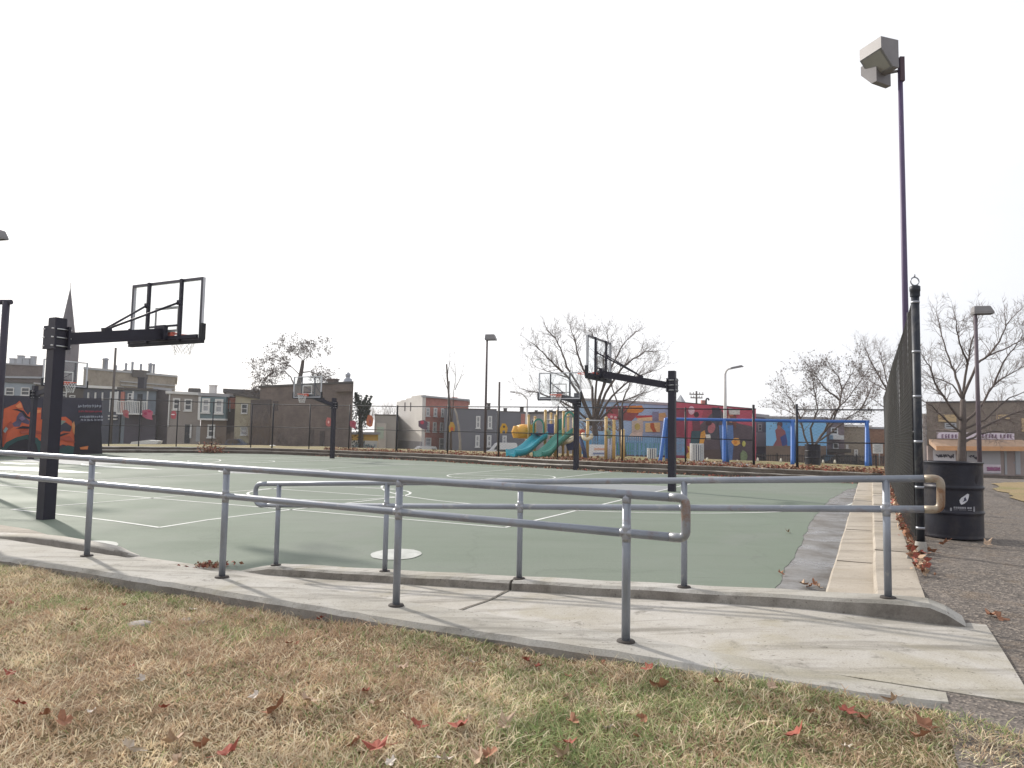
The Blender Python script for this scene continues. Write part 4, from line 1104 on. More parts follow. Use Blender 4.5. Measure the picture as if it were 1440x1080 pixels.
for x0, x1, yt in ((558, 564, 565), (564, 571, 563), (571, 578.5, 560.5), (578.5, 594.2, 557.3)):
    a, b = sd_.at(x0, yt), sd_.at(x1, yt); bk = -sd_.n*.5
    mb.hexa([V((a.x, a.y, -2.6)), V((b.x, b.y, -2.6)), V((b.x, b.y, -2.6))+bk, V((a.x, a.y, -2.6))+bk], [a, V((b.x, b.y, a.z)), V((b.x, b.y, a.z))+bk, a+bk])
mb.build('side_gable', STUC_P, root)
slab_on(sd_, root, 'grey_base', 558, 620, 592, 640, .1, wallmat('grey_base', '8e8b90'))
for x in (569.5, 577.5): slab_on(sd_, root, 'stain_streak', x-.7, 566, x+.7, 578, .03, BR_DARK)
for x0, x1, y0, y1 in ((599, 604, 573, 585), (609.5, 614.5, 573.5, 585.5), (620, 624.5, 574, 586), (599, 603.5, 593, 607), (608.5, 613.5, 593.5, 607.5), (618.5, 623, 594, 607.5), (598, 606, 615.5, 627), (617.5, 625.5, 616, 633)): window(f, root, x0, y0, x1, y1, TRIMW, PANEL_, .16)
slab_on(f, root, 'cornice', 594, 559, 659, 561, .35, TRIMG); chimney(f, root, 637, 559, 641, 566, 3, BR_RED)
# dark painted houses
DKP = wallmat('charcoal_painted_brick', '6a6b75', .07, .12)
f = Facade(625, 575, 98, 698, 576.5, 98); root = building('town_house', 'charcoal painted building with two rows of white windows', f, 12, DKP, ROOFD, .05, .12)
for x0, x1, y0, y1 in ((669.5, 675.5, 585, 602), (686, 692, 585, 602.5), (668.5, 674.5, 612, 628.5), (685, 691, 612, 628)): window(f, root, x0, y0, x1, y1, TRIMW, PANEL_, .16)
chimney(f, root, 685, 567, 689.5, 577, 3, BR_DARK)
f = Facade(698, 579, 98.5, 738, 580, 98.5); root = building('town_house', 'lower charcoal painted building with a dark red end', f, 12, DKP, ROOFD, .05, .12)
slab_on(f, root, 'red_end_wall', 732.5, 582, 738, 605, .06, BR_RED); window(f, root, 706.5, 612.5, 712.5, 625, TRIMW, PANEL_, .16)
chimney(f, root, 708, 574, 713, 581, 2, BR_DARK); chimney(f, root, 731, 572, 736.5, 581, 2, BR_DARK)
f = Facade(738, 582.5, 104, 812, 579.5, 104); root = building('town_house', 'pale grey house behind the playground slides', f, 12, wallmat('pale_grey_brick', 'a19b9f'), ROOFD, .2, .3)
window(f, root, 747, 590, 751, 600, TRIMW); window(f, root, 770, 590, 774, 600, TRIMW); slab_on(f, root, 'entrance_canopy', 714.5, 612.5, 731, 617, 1.2, TRIMW)
chimney(f, root, 752, 577, 756, 583, 2, BR_DARK); chimney(f, root, 772, 577, 777, 582, 2, BR_DARK)

# ------------------------------------------------------------------ painted walls
def mural(fc, root, polys, name='mural', base=.012):
    mats = []; mb = MB()
    for i, (h, pts) in enumerate(polys):
        if h not in mats: mats.append(h)
        mb.poly([fc.at(x, y, base+.004*i) for x, y in pts], mats.index(h))
    return mb.build(name, [P(h, .8, .2) for h in mats], root)
def blob(cx, cy, rx, ry, n=14, rot=0, j=.0):
    out = []
    for k in range(n):
        a = 2*math.pi*k/n; x, y = rx*math.cos(a)*(1+U(-j, j)), ry*math.sin(a)*(1+U(-j, j)); c_, s_ = math.cos(rot), math.sin(rot)
        out.append((cx+x*c_-y*s_, cy+x*s_+y*c_))
    return out
# graffiti wall at the left of the court
f = Facade(-70, 553, 30.5, 143, 560.5, 38, -.1)
root = thing('graffiti_wall', 'long low dark wall painted with orange graffiti at the left', 'wall', V(((f.a.x+f.b.x)/2, (f.a.y+f.b.y)/2, 0)))
mb = MB(); f.wall(mb, .35); mb.build('wall', wallmat('slate_painted_wall', '47444e', .1, .2, .5), root)
NV, OR, PU, TE, BK = '3b3946', 'c9603f', '585068', '31504f', '2a2730'
mural(f, root, [
    (NV, [(-70, 556), (143, 563), (143, 600), (100, 598), (60, 600), (20, 572), (-70, 566)]),
    ('7e4f62', [(-70, 575), (-10, 570), (4, 590), (0, 630), (-70, 632)]),
    (OR, [(3, 637), (3, 604), (5, 575), (14, 571), (22, 568), (27, 563.5), (30, 567), (33, 576), (39, 584), (41, 580), (48, 573), (58, 573.5), (57, 590), (58, 606), (57, 620), (40, 613), (24, 617), (10, 624)]),
    (OR, [(57, 590), (79, 587), (92, 586), (100, 592), (103, 603), (104, 615), (108, 624), (112, 630), (100, 629), (88, 625), (76, 630), (60, 631), (57, 612)]),
    (PU, [(23, 586), (27, 580), (32, 580), (35, 587), (41, 592), (40, 597), (30, 594), (27, 600), (16, 600), (10, 602), (17, 595), (22, 592)]),
    (BK, [(16, 576), (24, 575), (33, 578), (38, 585), (44, 588), (40, 589.5), (35, 587), (30, 580), (24, 577.5)]),
    (TE, [(0, 632), (8, 622), (22, 615), (38, 611), (52, 616), (58, 624), (58, 646), (0, 646)]), (BK, [(4, 636), (12, 627), (24, 620), (36, 617), (50, 624), (56, 646), (4, 646)]),
    (NV, [(60, 600), (72, 603), (84, 596), (92, 594), (100, 600), (98, 607), (88, 606), (76, 612), (62, 612)]), ('7c8a7e', [(76, 595), (86, 591), (92, 592), (86, 597), (78, 600)]),
    ('c98a5a', [(100, 596), (103, 592), (105, 603), (104, 612), (101, 606)]),
    (TE, [(70, 646), (80, 633), (94, 626), (104, 628), (112, 638), (112, 646)]), (BK, [(100, 646), (103, 630), (104, 600), (112, 594), (140, 592), (142, 620), (143, 646)]),
    ('a84e3c', [(4, 604), (14, 592), (18, 600), (9, 606), (6, 622), (3, 630)]), ('a84e3c', [(26, 606), (40, 603), (56, 607), (57, 611), (40, 609), (28, 610)]), ('de8a5c', [(20, 571), (27, 566), (30, 573), (24, 574)]), ('de8a5c', [(42, 577), (56, 576), (56, 580), (44, 582)]), (BK, [(20, 603), (30, 599), (41, 600), (48, 604), (40, 603), (30, 602.5)]), ('7d6a86', [(24, 588), (30, 585), (34, 589), (29, 592)]), (BK, [(60, 612), (76, 614), (88, 609), (97, 609), (88, 612), (76, 617), (62, 615)]), ('a84e3c', [(80, 616), (96, 613), (104, 622), (92, 620)]), (BK, [(64, 596), (72, 591), (80, 592), (72, 594), (66, 599)]), ('8a9a9a', [(2, 606), (6, 600), (9, 603), (5, 609)]),
    ('d07a45', [(110, 629), (122, 627), (121, 632), (111, 632)])])
mb = MB()
for row, (y, hh, n_, m_) in enumerate(((571, 4.6, 10, 0), (578.5, 3.2, 12, 1), (586, 3.6, 11, 0), (590.5, 2.6, 7, 0))):
    for k in range(n_):
        x = (108+row*1.2)+k*(33/n_)+U(-.4, .4); w = 33/n_*.4
        mb.tube([f.at(x, y+hh*U(.3, .6), .085), f.at(x+w*U(.2, .8), y-hh*U(.2, .5), .085), f.at(x+w, y+hh*U(.2, .5), .085), f.at(x+w*1.6, y-hh*U(0, .3), .085)], .016, 4, m_)
mb.build('graffiti_tags', [P('b9bcc8'), P('b04a58')], root)
for xo in (0, 1):
    pass
# blue shop with painted front
f = Facade(815, 563, 60, 962, 571, 62); root = building('painted_shop', 'light blue building with a painted shopfront behind the bare tree', f, 10, wallmat('sky_blue_paint', '9cbbdc', .08, .2), ROOFG, .1, .2)
mural(f, root, [
    ('8fb4d8', [(815, 606), (962, 614), (962, 637), (815, 637)]), ('3f9a50', [(866, 622), (962, 622), (962, 641), (866, 641)]), ('5f9fd0', [(815, 617), (862, 617), (862, 640), (815, 640)]),
    ('6e5560', [(862, 638), (962, 641), (962, 660), (862, 660)]), ('8a4a4c', [(852, 572), (894, 570), (898, 582), (888, 592), (868, 590), (852, 585)]), ('d9952e', blob(897, 576, 8, 4.5)), ('c8813a', [(880, 572), (902, 570), (906, 576), (896, 581), (882, 580)]),
    ('b34a4c', [(894, 584.5), (917, 584), (917, 587.5), (894, 588)]), ('d6c396', [(896, 588), (935, 585), (935, 592), (896, 592)]), ('c9b07a', [(921, 582), (935, 580), (937, 586), (921, 587)]), ('7d86a0', [(917, 579), (926, 579), (926, 592), (917, 592)]),
    ('c3bcb0', [(888, 592), (904, 590), (904, 608), (888, 608)]), ('b9b06a', blob(896, 600, 4, 5)), ('e0cf96', [(907, 595), (928, 594), (928, 607.5), (907, 607.5)]), ('b5623c', [(914, 595), (919, 594.5), (920, 601), (923, 607.5), (918, 607.5), (914, 601)]),
    ('d8cdc0', [(888, 608), (903, 608), (903, 619), (880, 618)]), ('a89a9c', [(881, 615), (902, 616), (902, 620), (883, 619)])])
mb = MB()
for k in range(6):
    x = 891+k*6.2; p, w, h = f.rect(x, 620, x+.9, 643); mb.box(p+f.n*.25, (w, .12, h), (f.u, f.n, UP))
mb.build('pale_bars', P('8fb8d0'), root)
mb = MB()
for k in range(4):
    x = 832+k*4; p, w, h = f.rect(x, 618, x+1.6, 626); mb.box(p+f.n*.12, (w, .08, h), (f.u, f.n, UP))
mb.build('window_bars', P('3d6f9c'), root)
# red mural building
f = Facade(951, 565.5, 56, 1063, 575.5, 60); root = building('mural_building', 'red painted building with a mural of large figures', f, 10, wallmat('crimson_paint', 'c05066', .08, .15), ROOFD, .02, .06)
mural(f, root, [
    ('8d3c50', [(951, 576), (968, 577), (966, 655), (951, 655)]), ('a04a5a', [(1001, 573), (1005, 573.5), (1003, 592), (985, 592), (990, 575)]), ('5d5058', [(982, 600), (996, 586), (1010, 572), (1024, 590), (1040, 596), (1060, 600), (1060, 655), (982, 655)]),
    ('3e3a4a', [(1001, 573), (1012, 574), (1014, 588), (1008, 602), (1002, 594)]), ('d8b0c0', blob(972, 577, 4.5, 6)), ('52343f', blob(979, 583, 3.6, 4)), ('6d3f4c', [(973, 588), (983, 588), (985, 606), (981, 612), (974, 606)]),
    ('3c5560', [(972, 606), (984, 606), (985, 628), (970, 628)]), ('4d4a55', [(993, 592), (1006, 592), (1010, 612), (1006, 618), (992, 612)]), ('b06a72', blob(1000, 602, 5.2, 7.5, rot=.3)), ('4a2f38', blob(996, 595, 4.5, 3.5)),
    ('d89a4a', [(985, 608), (990, 605), (992, 612), (988, 626), (985, 632), (982, 628)]), ('d8d4d0', [(991, 611), (998, 611), (999, 618), (993, 618)]), ('5a7ab0', [(1010, 598), (1030, 598), (1031, 625), (1028, 655), (1015, 655), (1012, 625)]),
    ('c08a78', blob(1027, 588, 4.5, 6.5)), ('7a4a44', [(1022, 581), (1030, 580), (1035, 586), (1034, 604), (1030, 596), (1024, 584)]), ('c07058', blob(1027, 583, 4.5, 2.5)), ('e0a860', blob(1034, 621, 6, 6, j=.15)), ('d8893a', blob(1033, 622, 3, 3)), ('c8c06a', blob(1045, 624, 2.5, 4)),
    ('3f8a5a', [(972, 626), (980, 625), (985, 631), (981, 637), (974, 633)]), ('e0a850', [(965, 627), (971, 629), (977, 637), (974, 642), (969, 640)]), ('e2b468', blob(968, 641, 4, 5)), ('4a6ec0', [(987, 632), (998, 632), (996, 638), (990, 640)]), ('4a6ec0', blob(960, 632.5, 3, 3)),
    ('cfc8c4', [(1023, 574), (1039, 576), (1039, 583), (1024, 583)]), ('5a4a48', [(1010, 632), (1012, 655), (982, 655), (984, 632)]), ('7d8a6a', blob(1044, 641, 5, 8, j=.2))])
c = D(957, 558, 66); mb = MB(); mb.lathe(V((c.x, c.y, D(957, 566, 66).z-.2)), [(.62, 0), (0, .95)], 4, sm=False); mb.build('roof_gable', TRIMG, root)
mb = MB(); q = [D(993, 570, 59), D(993, 562, 59), D(994, 560.5, 59), D(996, 560.5, 59), D(997, 563, 59)]; mb.tube(q, .07, 6); mb.build('roof_pipe', DARKM, root)
mb = MB(); p0 = D(989, 567, 60); mb.box(p0, (.35, .35, .5)); mb.build('roof_vent', BR_RED, root)
# beyond the gateway
f = Facade(1062, 586, 66, 1078, 588, 66); root = building('town_house', 'small grey house showing between the red mural and the blue billboard', f, 8, wallmat('grey_siding', '9a97a0'), ROOFG, .2, .3)
window(f, root, 1066, 596, 1071, 606, TRIMW); slab_on(f, root, 'pale_lower_wall', 1063, 608, 1078, 628, .1, wallmat('pale_lower', 'c4c2c6'))
f = Facade(1077, 588.5, 60, 1162, 590, 60); root = building('mural_building', 'bright sky blue wall with a painted sitting figure beside the gateway', f, 8, wallmat('bright_sky_blue', '84c0ee', .05, .1), ROOFG, .1, .2)
mural(f, root, [('4f8cc8', [(1098, 591), (1112, 591), (1112, 627), (1100, 627)]), ('8c5a60', [(1090, 605), (1096, 599), (1104, 606), (1107, 620), (1107, 627), (1087, 627), (1092, 618)]), ('5a3f48', blob(1096.5, 597, 4, 4.5)), ('a06a66', blob(1095.5, 601, 2.6, 3)), ('3d4a86', [(1097, 615), (1105, 610), (1107, 625), (1100, 628)]), ('7a6a60', [(1077, 627), (1162, 627), (1162, 660), (1077, 660)])])
f = Facade(1160, 592, 64, 1187, 592, 64); root = building('town_house', 'small dark house with a white porch behind the swing frame', f, 8, wallmat('brown_grey_siding', '7c7076'), ROOFW, .25, .3)
slab_on(f, root, 'porch_rail', 1166, 612, 1181, 618, .8, TRIMW); door(f, root, 1171, 623, 1179, 633, TRIMW, PANE); window(f, root, 1168, 601, 1178, 611, TRIMW); slab_on(f, root, 'porch_roof', 1155, 631, 1188, 636, 1.2, ROOFD)
f = Facade(1184, 600, 66, 1222, 601, 66); root = building('town_house', 'tan brick house right of the white porch', f, 8, BR_TAN, TRIMW, .2, .2)
window(f, root, 1189, 625, 1192.5, 630, TRIMW); window(f, root, 1201, 632, 1206, 641, TRIMW, PANEL_)
f = Facade(1218, 603, 70, 1262, 604, 70); root = building('town_house', 'rust brown brick house behind the white notice sign', f, 8, brickmat('rust_brick', (.26, .135, .085), (.31, .17, .11), (.28, .2, .16)), ROOFG, .1, .2)
# corner shop at the right
f = Facade(1302.5, 567, 53, 1462, 565, 53, -1.2)
root = building('corner_shop', 'two storey brown brick corner shop with an orange awning', f, 12, brickmat('shop_brick', (.185, .15, .122), (.23, .185, .15), (.21, .185, .16)), ROOFD, .05, .12)
TANP = wallmat('tan_board', 'c8ae84')
for x0, x1, y0, y1 in ((1319, 1344, 583, 593), (1401, 1419, 583, 590), (1436, 1448, 588, 607)): slab_on(f, root, 'boarded_window', x0, y0, x1, y1, .08, TANP)
window(f, root, 1328, 595, 1344, 602, TRIMG)
slab_on(f, root, 'lower_front', 1304, 628, 1440, 668, .1, wallmat('taupe_front', '9b8b86'))
sg = slab_on(f, root, 'sign_board', 1317, 608.5, 1424, 617.5, .18, wallmat('pale_sign', 'd8ccd8', .05, .1)); 
mb = MB()
for x0 in (1322, 1327, 1331, 1336, 1341, 1379, 1383.5, 1388, 1392, 1397, 1404, 1409, 1413.5, 1418):   # lettering, unreadable in the photograph
    for k in range(3):
        y = 611+k*2+U(-.3, .3); p, w, h = f.rect(x0+U(0, .8), y, x0+U(1.8, 3), y+.9)
        mb.box(p+f.n*.2, (w, .03, h), (f.u, f.n, UP))
    p, w, h = f.rect(x0, 611, x0+.8, 616); mb.box(p+f.n*.205, (w, .03, h), (f.u, f.n, UP))
mb.build('sign_lettering', P('6a4668'), sg)
mb = MB(); a, b = f.at(1305, 617.5, .12), f.at(1436, 618.5, .12); c_, d_ = f.at(1304, 627, 1.1), f.at(1437, 628, 1.1); dz = UP*-.35
mb.hexa([a+dz, b+dz, d_+dz*.9, c_+dz*.9], [a, b, d_, c_]); mb.build('awning', [M('orange_awning', (.44, .30, .21), .8, 0, .2, 2, dirt=.3, dirtcol=(.3, .2, .13))], root)
mb = MB(); mb.par(c_+dz*.9, d_-c_, f.n*.03, -dz*.9+UP*.01); mb.build('awning_valance', P('c8966c'), root)
for x0, x1, nm in ((1311, 1342, 'shutter'), (1358, 1405, 'shutter')):
    o = slab_on(f, root, nm, x0, 632, x1, 666 if x0 > 1350 else 654, .16, wallmat('white_shutter' if x0 < 1350 else 'grey_shutter', 'd0ccd2' if x0 < 1350 else 'aaa8ac', .05, .15))
    mb = MB()
    for k in range(14 if x0 < 1350 else 7):
        x = (x0+3 if x0 < 1350 else 1361)+k*1.8; y = 641 if x0 < 1350 else 641+k*.5; mb.tube([f.at(x, y+U(-2, 1), .2), f.at(x+U(.5, 2), y+U(-1, 3), .2), f.at(x+U(0, 2.5), y+U(-3, 2), .2)], .05, 4)
    mb.build('graffiti', P('3a3848'), o)
o = slab_on(f, root, 'painted_panel', 1378, 653, 1405, 664.5, .2, wallmat('white_panel', 'd4c8d0'))
mb = MB()
for k in range(11):
    x = 1385+k*1.7; mb.tube([f.at(x, 659+U(-1, 1), .24), f.at(x+.8, 657+U(-.5, .5), .24), f.at(x+1.5, 660+U(-1, 1), .24), f.at(x+.4, 661.5, .24)], .04, 4)
mb.build('graffiti', P('b878a0'), o)
door(f, root, 1414, 633, 1426, 666, wallmat('pale_green_door', 'a9b0b2'), PANE); slab_on(f, root, 'door_frame', 1411, 631, 1414, 667, .15, TRIMG); slab_on(f, root, 'door_frame', 1426.2, 631, 1433, 667, .15, TRIMG)
f = Facade(1297, 585, 58, 1303.5, 585, 58, -1.2); building('white_house', 'narrow white building edge left of the corner shop', f, 8, wallmat('white_render', 'd6d2d6'), ROOFW, .05, .2)
mb = MB(); q = [D(1290, 671.5, 47), D(1470, 672, 47), D(1470, 667, 51.5), D(1290, 666.5, 51.5)]
mb.grid([[V((p_.x, p_.y, zpav(*sw(p_))+.03)) for p_ in (q[0].lerp(q[1], k/20), q[0].lerp(q[1], k/20).lerp(q[3].lerp(q[2], k/20), .5), q[3].lerp(q[2], k/20))] for k in range(21)]); struct('sidewalk', mb, CONC)
# ------------------------------------------------------------------ trees
def rv(r): return V((r.gauss(0, 1), r.gauss(0, 1), r.gauss(0, 1))).normalized()
def twigs(mb, p, d, L, r, lvl, rn, up, pods=None, podr=.1, dens=1.0):
    n = 4; pts = [p]; rad = [r]; dd = d
    for i in range(n):
        dd = (dd+rv(rn)*.22+UP*up).normalized(); p = p+dd*(L/n); pts.append(p); rad.append(r*(1-.7*(i+1)/n))
    mb.tube(pts, rad, 4 if lvl > 1 else 3, caps=False)
    if lvl <= 0:
        if pods is not None and rn.random() < pods[1]:
            for _ in range(pods[2]):
                c = pts[-1].lerp(pts[-2], rn.random())+rv(rn)*podr*.8; a, b = rv(rn)*podr, rv(rn)*podr*.6; pods[0].poly([c-a-b, c+a-b, c+a+b, c-a+b], 1)
        return
    k = int((3 if lvl > 1 else 4)*dens+rn.random())
    for i in range(k):
        t = rn.uniform(.25, 1.0)*(n-.01); j = int(t); q = pts[j].lerp(pts[j+1], t-j)
        base = (pts[j+1]-pts[j]).normalized(); side = rv(rn); side = (side-base*side.dot(base)).normalized()
        a = rn.uniform(.45, 1.0)
        twigs(mb, q, (base*math.cos(a)+side*math.sin(a)).normalized(), L*rn.uniform(.45, .72), max(.006, rad[j]*.55), lvl-1, rn, up, pods, podr, dens)
def tree(label, d, base, trunk, limbs, r0, tw, lvl=2, seed=1, up=.06, pods=0, podn=2, podr=.1, tm=BARK, cm=TWIG, depth=.8, dens=1.0, per=7, name='bare_tree'):
    """trunk and limbs are traced as pixel polylines at the tree's distance, given depth, and then branched in all directions"""
    rn = random.Random(seed); b = D(base[0], base[1], d)
    zb = b.z-.15
    root = thing(name, label, 'tree', V((b.x, b.y, zb)))
    T = MB(); Cn = MB(); Pd = Cn
    tp = [V((b.x, b.y, zb-.1))]+[D(x, y, d) for x, y in trunk]
    N = len(tp); rr = [r0*(1.25 if i == 0 else 1-.45*i/(N-1)) for i in range(N)]
    T.tube(tp, rr, 9)
    for li in limbs:
        off = rn.uniform(-1, 1)*depth; pts = []
        m = len(li)
        for i, (x, y) in enumerate(li): pts.append(D(x, y, d+off*(i/(m-1))**.8*2.2))
        # start radius from limb length
        Ln = sum((pts[i+1]-pts[i]).length for i in range(m-1)); ra = min(r0*.42, .012*Ln+.016)
        fine = []
        for i in range(m-1):
            for k in range(3):
                t = k/3; q = pts[i].lerp(pts[i+1], t); fine.append(q+(rv(rn)*.035*Ln/m if (i or k) else V((0, 0, 0))))
        fine.append(pts[-1]); K = len(fine)
        rad = [ra*(1-.8*i/(K-1)) for i in range(K)]; T.tube(fine, rad, 6, caps=False)
        cnt = int(per*max(1, Ln/2.0))
        for _ in range(cnt):
            t = rn.uniform(.2, 1)**.8*(K-1.01); j = int(t); q = fine[j].lerp(fine[j+1], t-j)
            bd = (fine[j+1]-fine[j]).normalized(); sdv = rv(rn); sdv = (sdv-bd*sdv.dot(bd)).normalized(); a = rn.uniform(.35, 1.05)
            twigs(Cn, q, (bd*math.cos(a)+sdv*math.sin(a)).normalized(), tw*rn.uniform(.55, 1.15), max(.009, rad[j]*.42), lvl, rn, up, (Pd, pods, podn) if pods else None, podr, dens)
        twigs(Cn, fine[-1], (fine[-1]-fine[-2]).normalized(), tw, max(.012, rad[-1]), lvl, rn, up, (Pd, pods, podn) if pods else None, podr, dens)
    T.build('trunk', tm, root); Cn.build('crown', [cm, PODS], root)
    return root
tree('bare spreading tree with seed clusters above the brown brick building', 84, (416, 640), [(416, 600), (418, 565), (420, 540), (423, 526), (425, 515), (426, 507)],
     [[(421, 527), (410, 516), (395, 509), (385, 504)], [(425, 510), (433, 500), (440, 494), (449, 488)], [(426, 507), (415, 496), (405, 488)], [(413, 540), (409, 530), (400, 522), (388, 521), (378, 529), (369, 536)],
      [(424, 524), (435, 523), (445, 526), (455, 528), (461, 532)], [(395, 509), (382, 503), (372, 510), (364, 520)], [(426, 512), (428, 500), (425, 488)], [(385, 522), (372, 532), (364, 548), (358, 556)]], .34, 1.25, 2, 4, .02, .7, 4, .055, cm=TWIG, depth=1.6, per=12, dens=1.25)
tree('slender young tree with a pale curved stem before the black house', 52, (634, 645), [(634, 610), (633, 580), (631, 555), (629, 530), (628, 512)],
     [[(634, 600), (637, 575), (638, 550), (641, 525), (640, 508)], [(640, 548), (646, 535), (650, 524)], [(631, 552), (626, 538), (622, 528)], [(629, 530), (631, 516), (633, 505)]], .10, .7, 1, 8, .16, depth=.3, per=3)
tree('leaning pale stemmed sapling in front of the black building', 56, (647, 646), [(647, 620), (645, 600), (642, 582), (639, 574)], [[(642, 582), (637, 572), (634, 562)]], .11, .6, 1, 9, .1, tm=PALEB, depth=.2, per=2)
tree('large multi limbed bare tree behind the playground slides', 43, (838, 652), [(838, 622), (836, 600), (835, 588)],
     [[(836, 598), (818, 562), (800, 532), (785, 518), (770, 503), (757, 490), (749, 483)], [(834, 592), (826, 575), (812, 540), (797, 515), (788, 490), (780, 475), (770, 464)], [(835, 590), (833, 545), (820, 520), (812, 495), (806, 472), (803, 462)],
      [(836, 590), (845, 555), (855, 530), (865, 505), (878, 482), (893, 468)], [(837, 592), (852, 552), (872, 520), (890, 505), (908, 494), (920, 494)], [(838, 594), (860, 557), (885, 535), (905, 526), (925, 520)],
      [(833, 596), (812, 578), (790, 565), (765, 555), (745, 550), (732, 546)], [(832, 598), (805, 582), (788, 566), (772, 553)], [(836, 588), (838, 545), (840, 510), (838, 480), (830, 465)], [(840, 570), (850, 535), (848, 505), (856, 480), (852, 466)], [(800, 532), (790, 528), (768, 522), (752, 515)], [(838, 596), (870, 566), (895, 556), (920, 548)]],
     .25, .95, 2, 3, .10, depth=1.3, per=9, dens=1.15)
tree('dark leaning trunked bare tree in front of the blue shop', 41, (877, 656), [(876, 635), (874, 610), (873, 588), (872, 575)],
     [[(872, 578), (863, 552), (858, 530), (852, 512)], [(873, 578), (880, 552), (890, 530), (903, 514)], [(874, 584), (893, 562), (912, 546)], [(872, 590), (855, 575), (840, 566)]], .20, .9, 2, 12, .1, depth=.8, per=4)
tree('bare low forking tree with seed balls beside the blue swing frame', 46, (1137, 660), [(1139, 640), (1143, 628)],
     [[(1143, 630), (1155, 612), (1170, 596), (1180, 572), (1184, 550), (1180, 532), (1170, 518)], [(1148, 622), (1170, 608), (1190, 590), (1210, 576), (1226, 562)], [(1140, 634), (1131, 612), (1125, 586), (1115, 566), (1104, 552)], [(1143, 628), (1140, 602), (1150, 576), (1145, 546), (1140, 524)],
      [(1184, 548), (1195, 530), (1204, 514)], [(1180, 562), (1160, 546), (1148, 530), (1135, 520)], [(1125, 586), (1112, 580), (1099, 575)], [(1210, 576), (1222, 552), (1232, 535)], [(1160, 606), (1172, 580), (1196, 556), (1214, 530)]], .30, 1.1, 2, 6, .05, .5, 3, .035, depth=1.3, per=11, dens=1.15)
tree('tall bare tree half hidden behind the grazing fence', 58, (1266, 660), [(1262, 620), (1257, 585), (1252, 562)],
     [[(1254, 572), (1246, 545), (1234, 525), (1222, 503), (1215, 487)], [(1252, 562), (1246, 530), (1240, 508), (1236, 490)], [(1256, 580), (1236, 568), (1220, 556)], [(1253, 565), (1258, 530), (1262, 500)], [(1248, 550), (1230, 540), (1212, 528)]], .24, 1.1, 2, 14, .08, depth=1.2, per=9, dens=1.2)
tree('big bare tree standing right of the drum in front of the corner shop', 33, (1352, 668), [(1352, 640), (1353, 612), (1354, 590), (1354, 562)],
     [[(1354, 566), (1357, 538), (1361, 510), (1364, 492), (1372, 462), (1374, 446)], [(1353, 562), (1340, 541), (1320, 533), (1298, 527)], [(1351, 590), (1335, 571), (1318, 546), (1308, 516), (1297, 500)], [(1354, 597), (1376, 575), (1398, 541), (1420, 526), (1444, 514)],
      [(1352, 608), (1330, 591), (1310, 571), (1296, 563)], [(1355, 556), (1374, 512), (1390, 499), (1405, 480), (1416, 457), (1426, 444)], [(1356, 614), (1382, 600), (1412, 586), (1450, 574), (1475, 568)], [(1353, 560), (1345, 531), (1335, 505), (1324, 472), (1318, 446)], [(1354, 604), (1385, 590), (1420, 560), (1455, 545)],
      [(1361, 512), (1352, 490), (1346, 465), (1343, 445)], [(1390, 500), (1410, 492), (1434, 480), (1452, 470)], [(1356, 622), (1376, 612), (1400, 606), (1424, 608)], [(1350, 606), (1326, 604), (1304, 606)], [(1398, 541), (1410, 510), (1426, 490), (1440, 470)]],
     .21, .85, 2, 5, .07, depth=1.2, per=9, dens=1.15)
# evergreen and brush by the brown building
def leafcloud(mb, c, rad, n, sz, rn):
    for _ in range(n):
        d = rv(rn)*(rn.random()**.4); p = c+V((d.x*rad[0], d.y*rad[1], d.z*rad[2])); a, b = rv(rn)*sz, rv(rn)*sz*.5
        mb.poly([p-a-b, p+a-b*.4, p+a*1.2, p-a*.3+b])
rn = random.Random(5); d = 74; b = D(508, 640, d); root = thing('evergreen_tree', 'ragged dark evergreen with finger like boughs beside the brick building', 'tree', V((b.x, b.y, b.z-.3)))
mb = MB(); mb.tube([b+UP*-.4, D(507, 600, d), D(505, 562, d)], [.3, .22, .08], 8); mb.build('trunk', BARK, root)
mb = MB()
for (x, y, r) in ((504, 562, .9), (503, 575, 1.0), (502, 588, 1.1), (505, 600, 1.2), (503, 615, 1.2), (507, 628, 1.2), (509, 575, .8), (512, 590, .9)): leafcloud(mb, D(x, y, d), (r*.75, r*.75, r*.9), 110 if y < 595 else 60, .15, rn)
for (x0, y0, x1, y1) in ((508, 576, 516, 557), (510, 580, 522, 558), (511, 586, 521, 568), (512, 590, 519, 578), (504, 568, 500, 553)):
    for k in range(7):
        t = k/6; leafcloud(mb, D(x0+(x1-x0)*t, y0+(y1-y0)*t, d), (.3*(1.2-t), .3, .36*(1.2-t)), 40, .15, rn)
mb.build('crown', EVERG, root)
def brush(label, px0, px1, ytop, ybot, d, n, m, seed, name='bare_shrub', r=.015, spread=.5):
    rn = random.Random(seed); b = D((px0+px1)/2, ybot, d); root = thing(name, label, 'shrub', b)
    mb = MB(); z1 = D((px0+px1)/2, ytop, d).z
    for _ in range(n):
        x = rn.uniform(px0, px1); q = D(x, ybot, d+rn.uniform(-.8, .8)); h = (z1-b.z)*rn.uniform(.4, 1)
        twigs(mb, q, (UP+rv(rn)*spread).normalized(), h, r, 2, rn, .1)
    mb.build('stems', m, root)
brush('tangle of brown vines and brush in front of the yellow house', 352, 384, 584, 632, 68, 60, BRUSH, 2)
brush('dark brush at the foot of the brown brick building', 384, 440, 606, 634, 66, 40, BR_DARK, 3)
brush('low shrub by the teal house doorway', 300, 336, 611, 629, 70, 50, BRUSH, 7)
brush('brown leafed shrub behind the playground posts', 818, 876, 577, 606, 50, 60, M('russet_brush', (.13, .07, .055), .9), 9, r=.02, spread=.9)
brush('dark hedge like brush below the tan brick house', 1164, 1262, 640, 652, 55, 80, BR_DARK, 13)
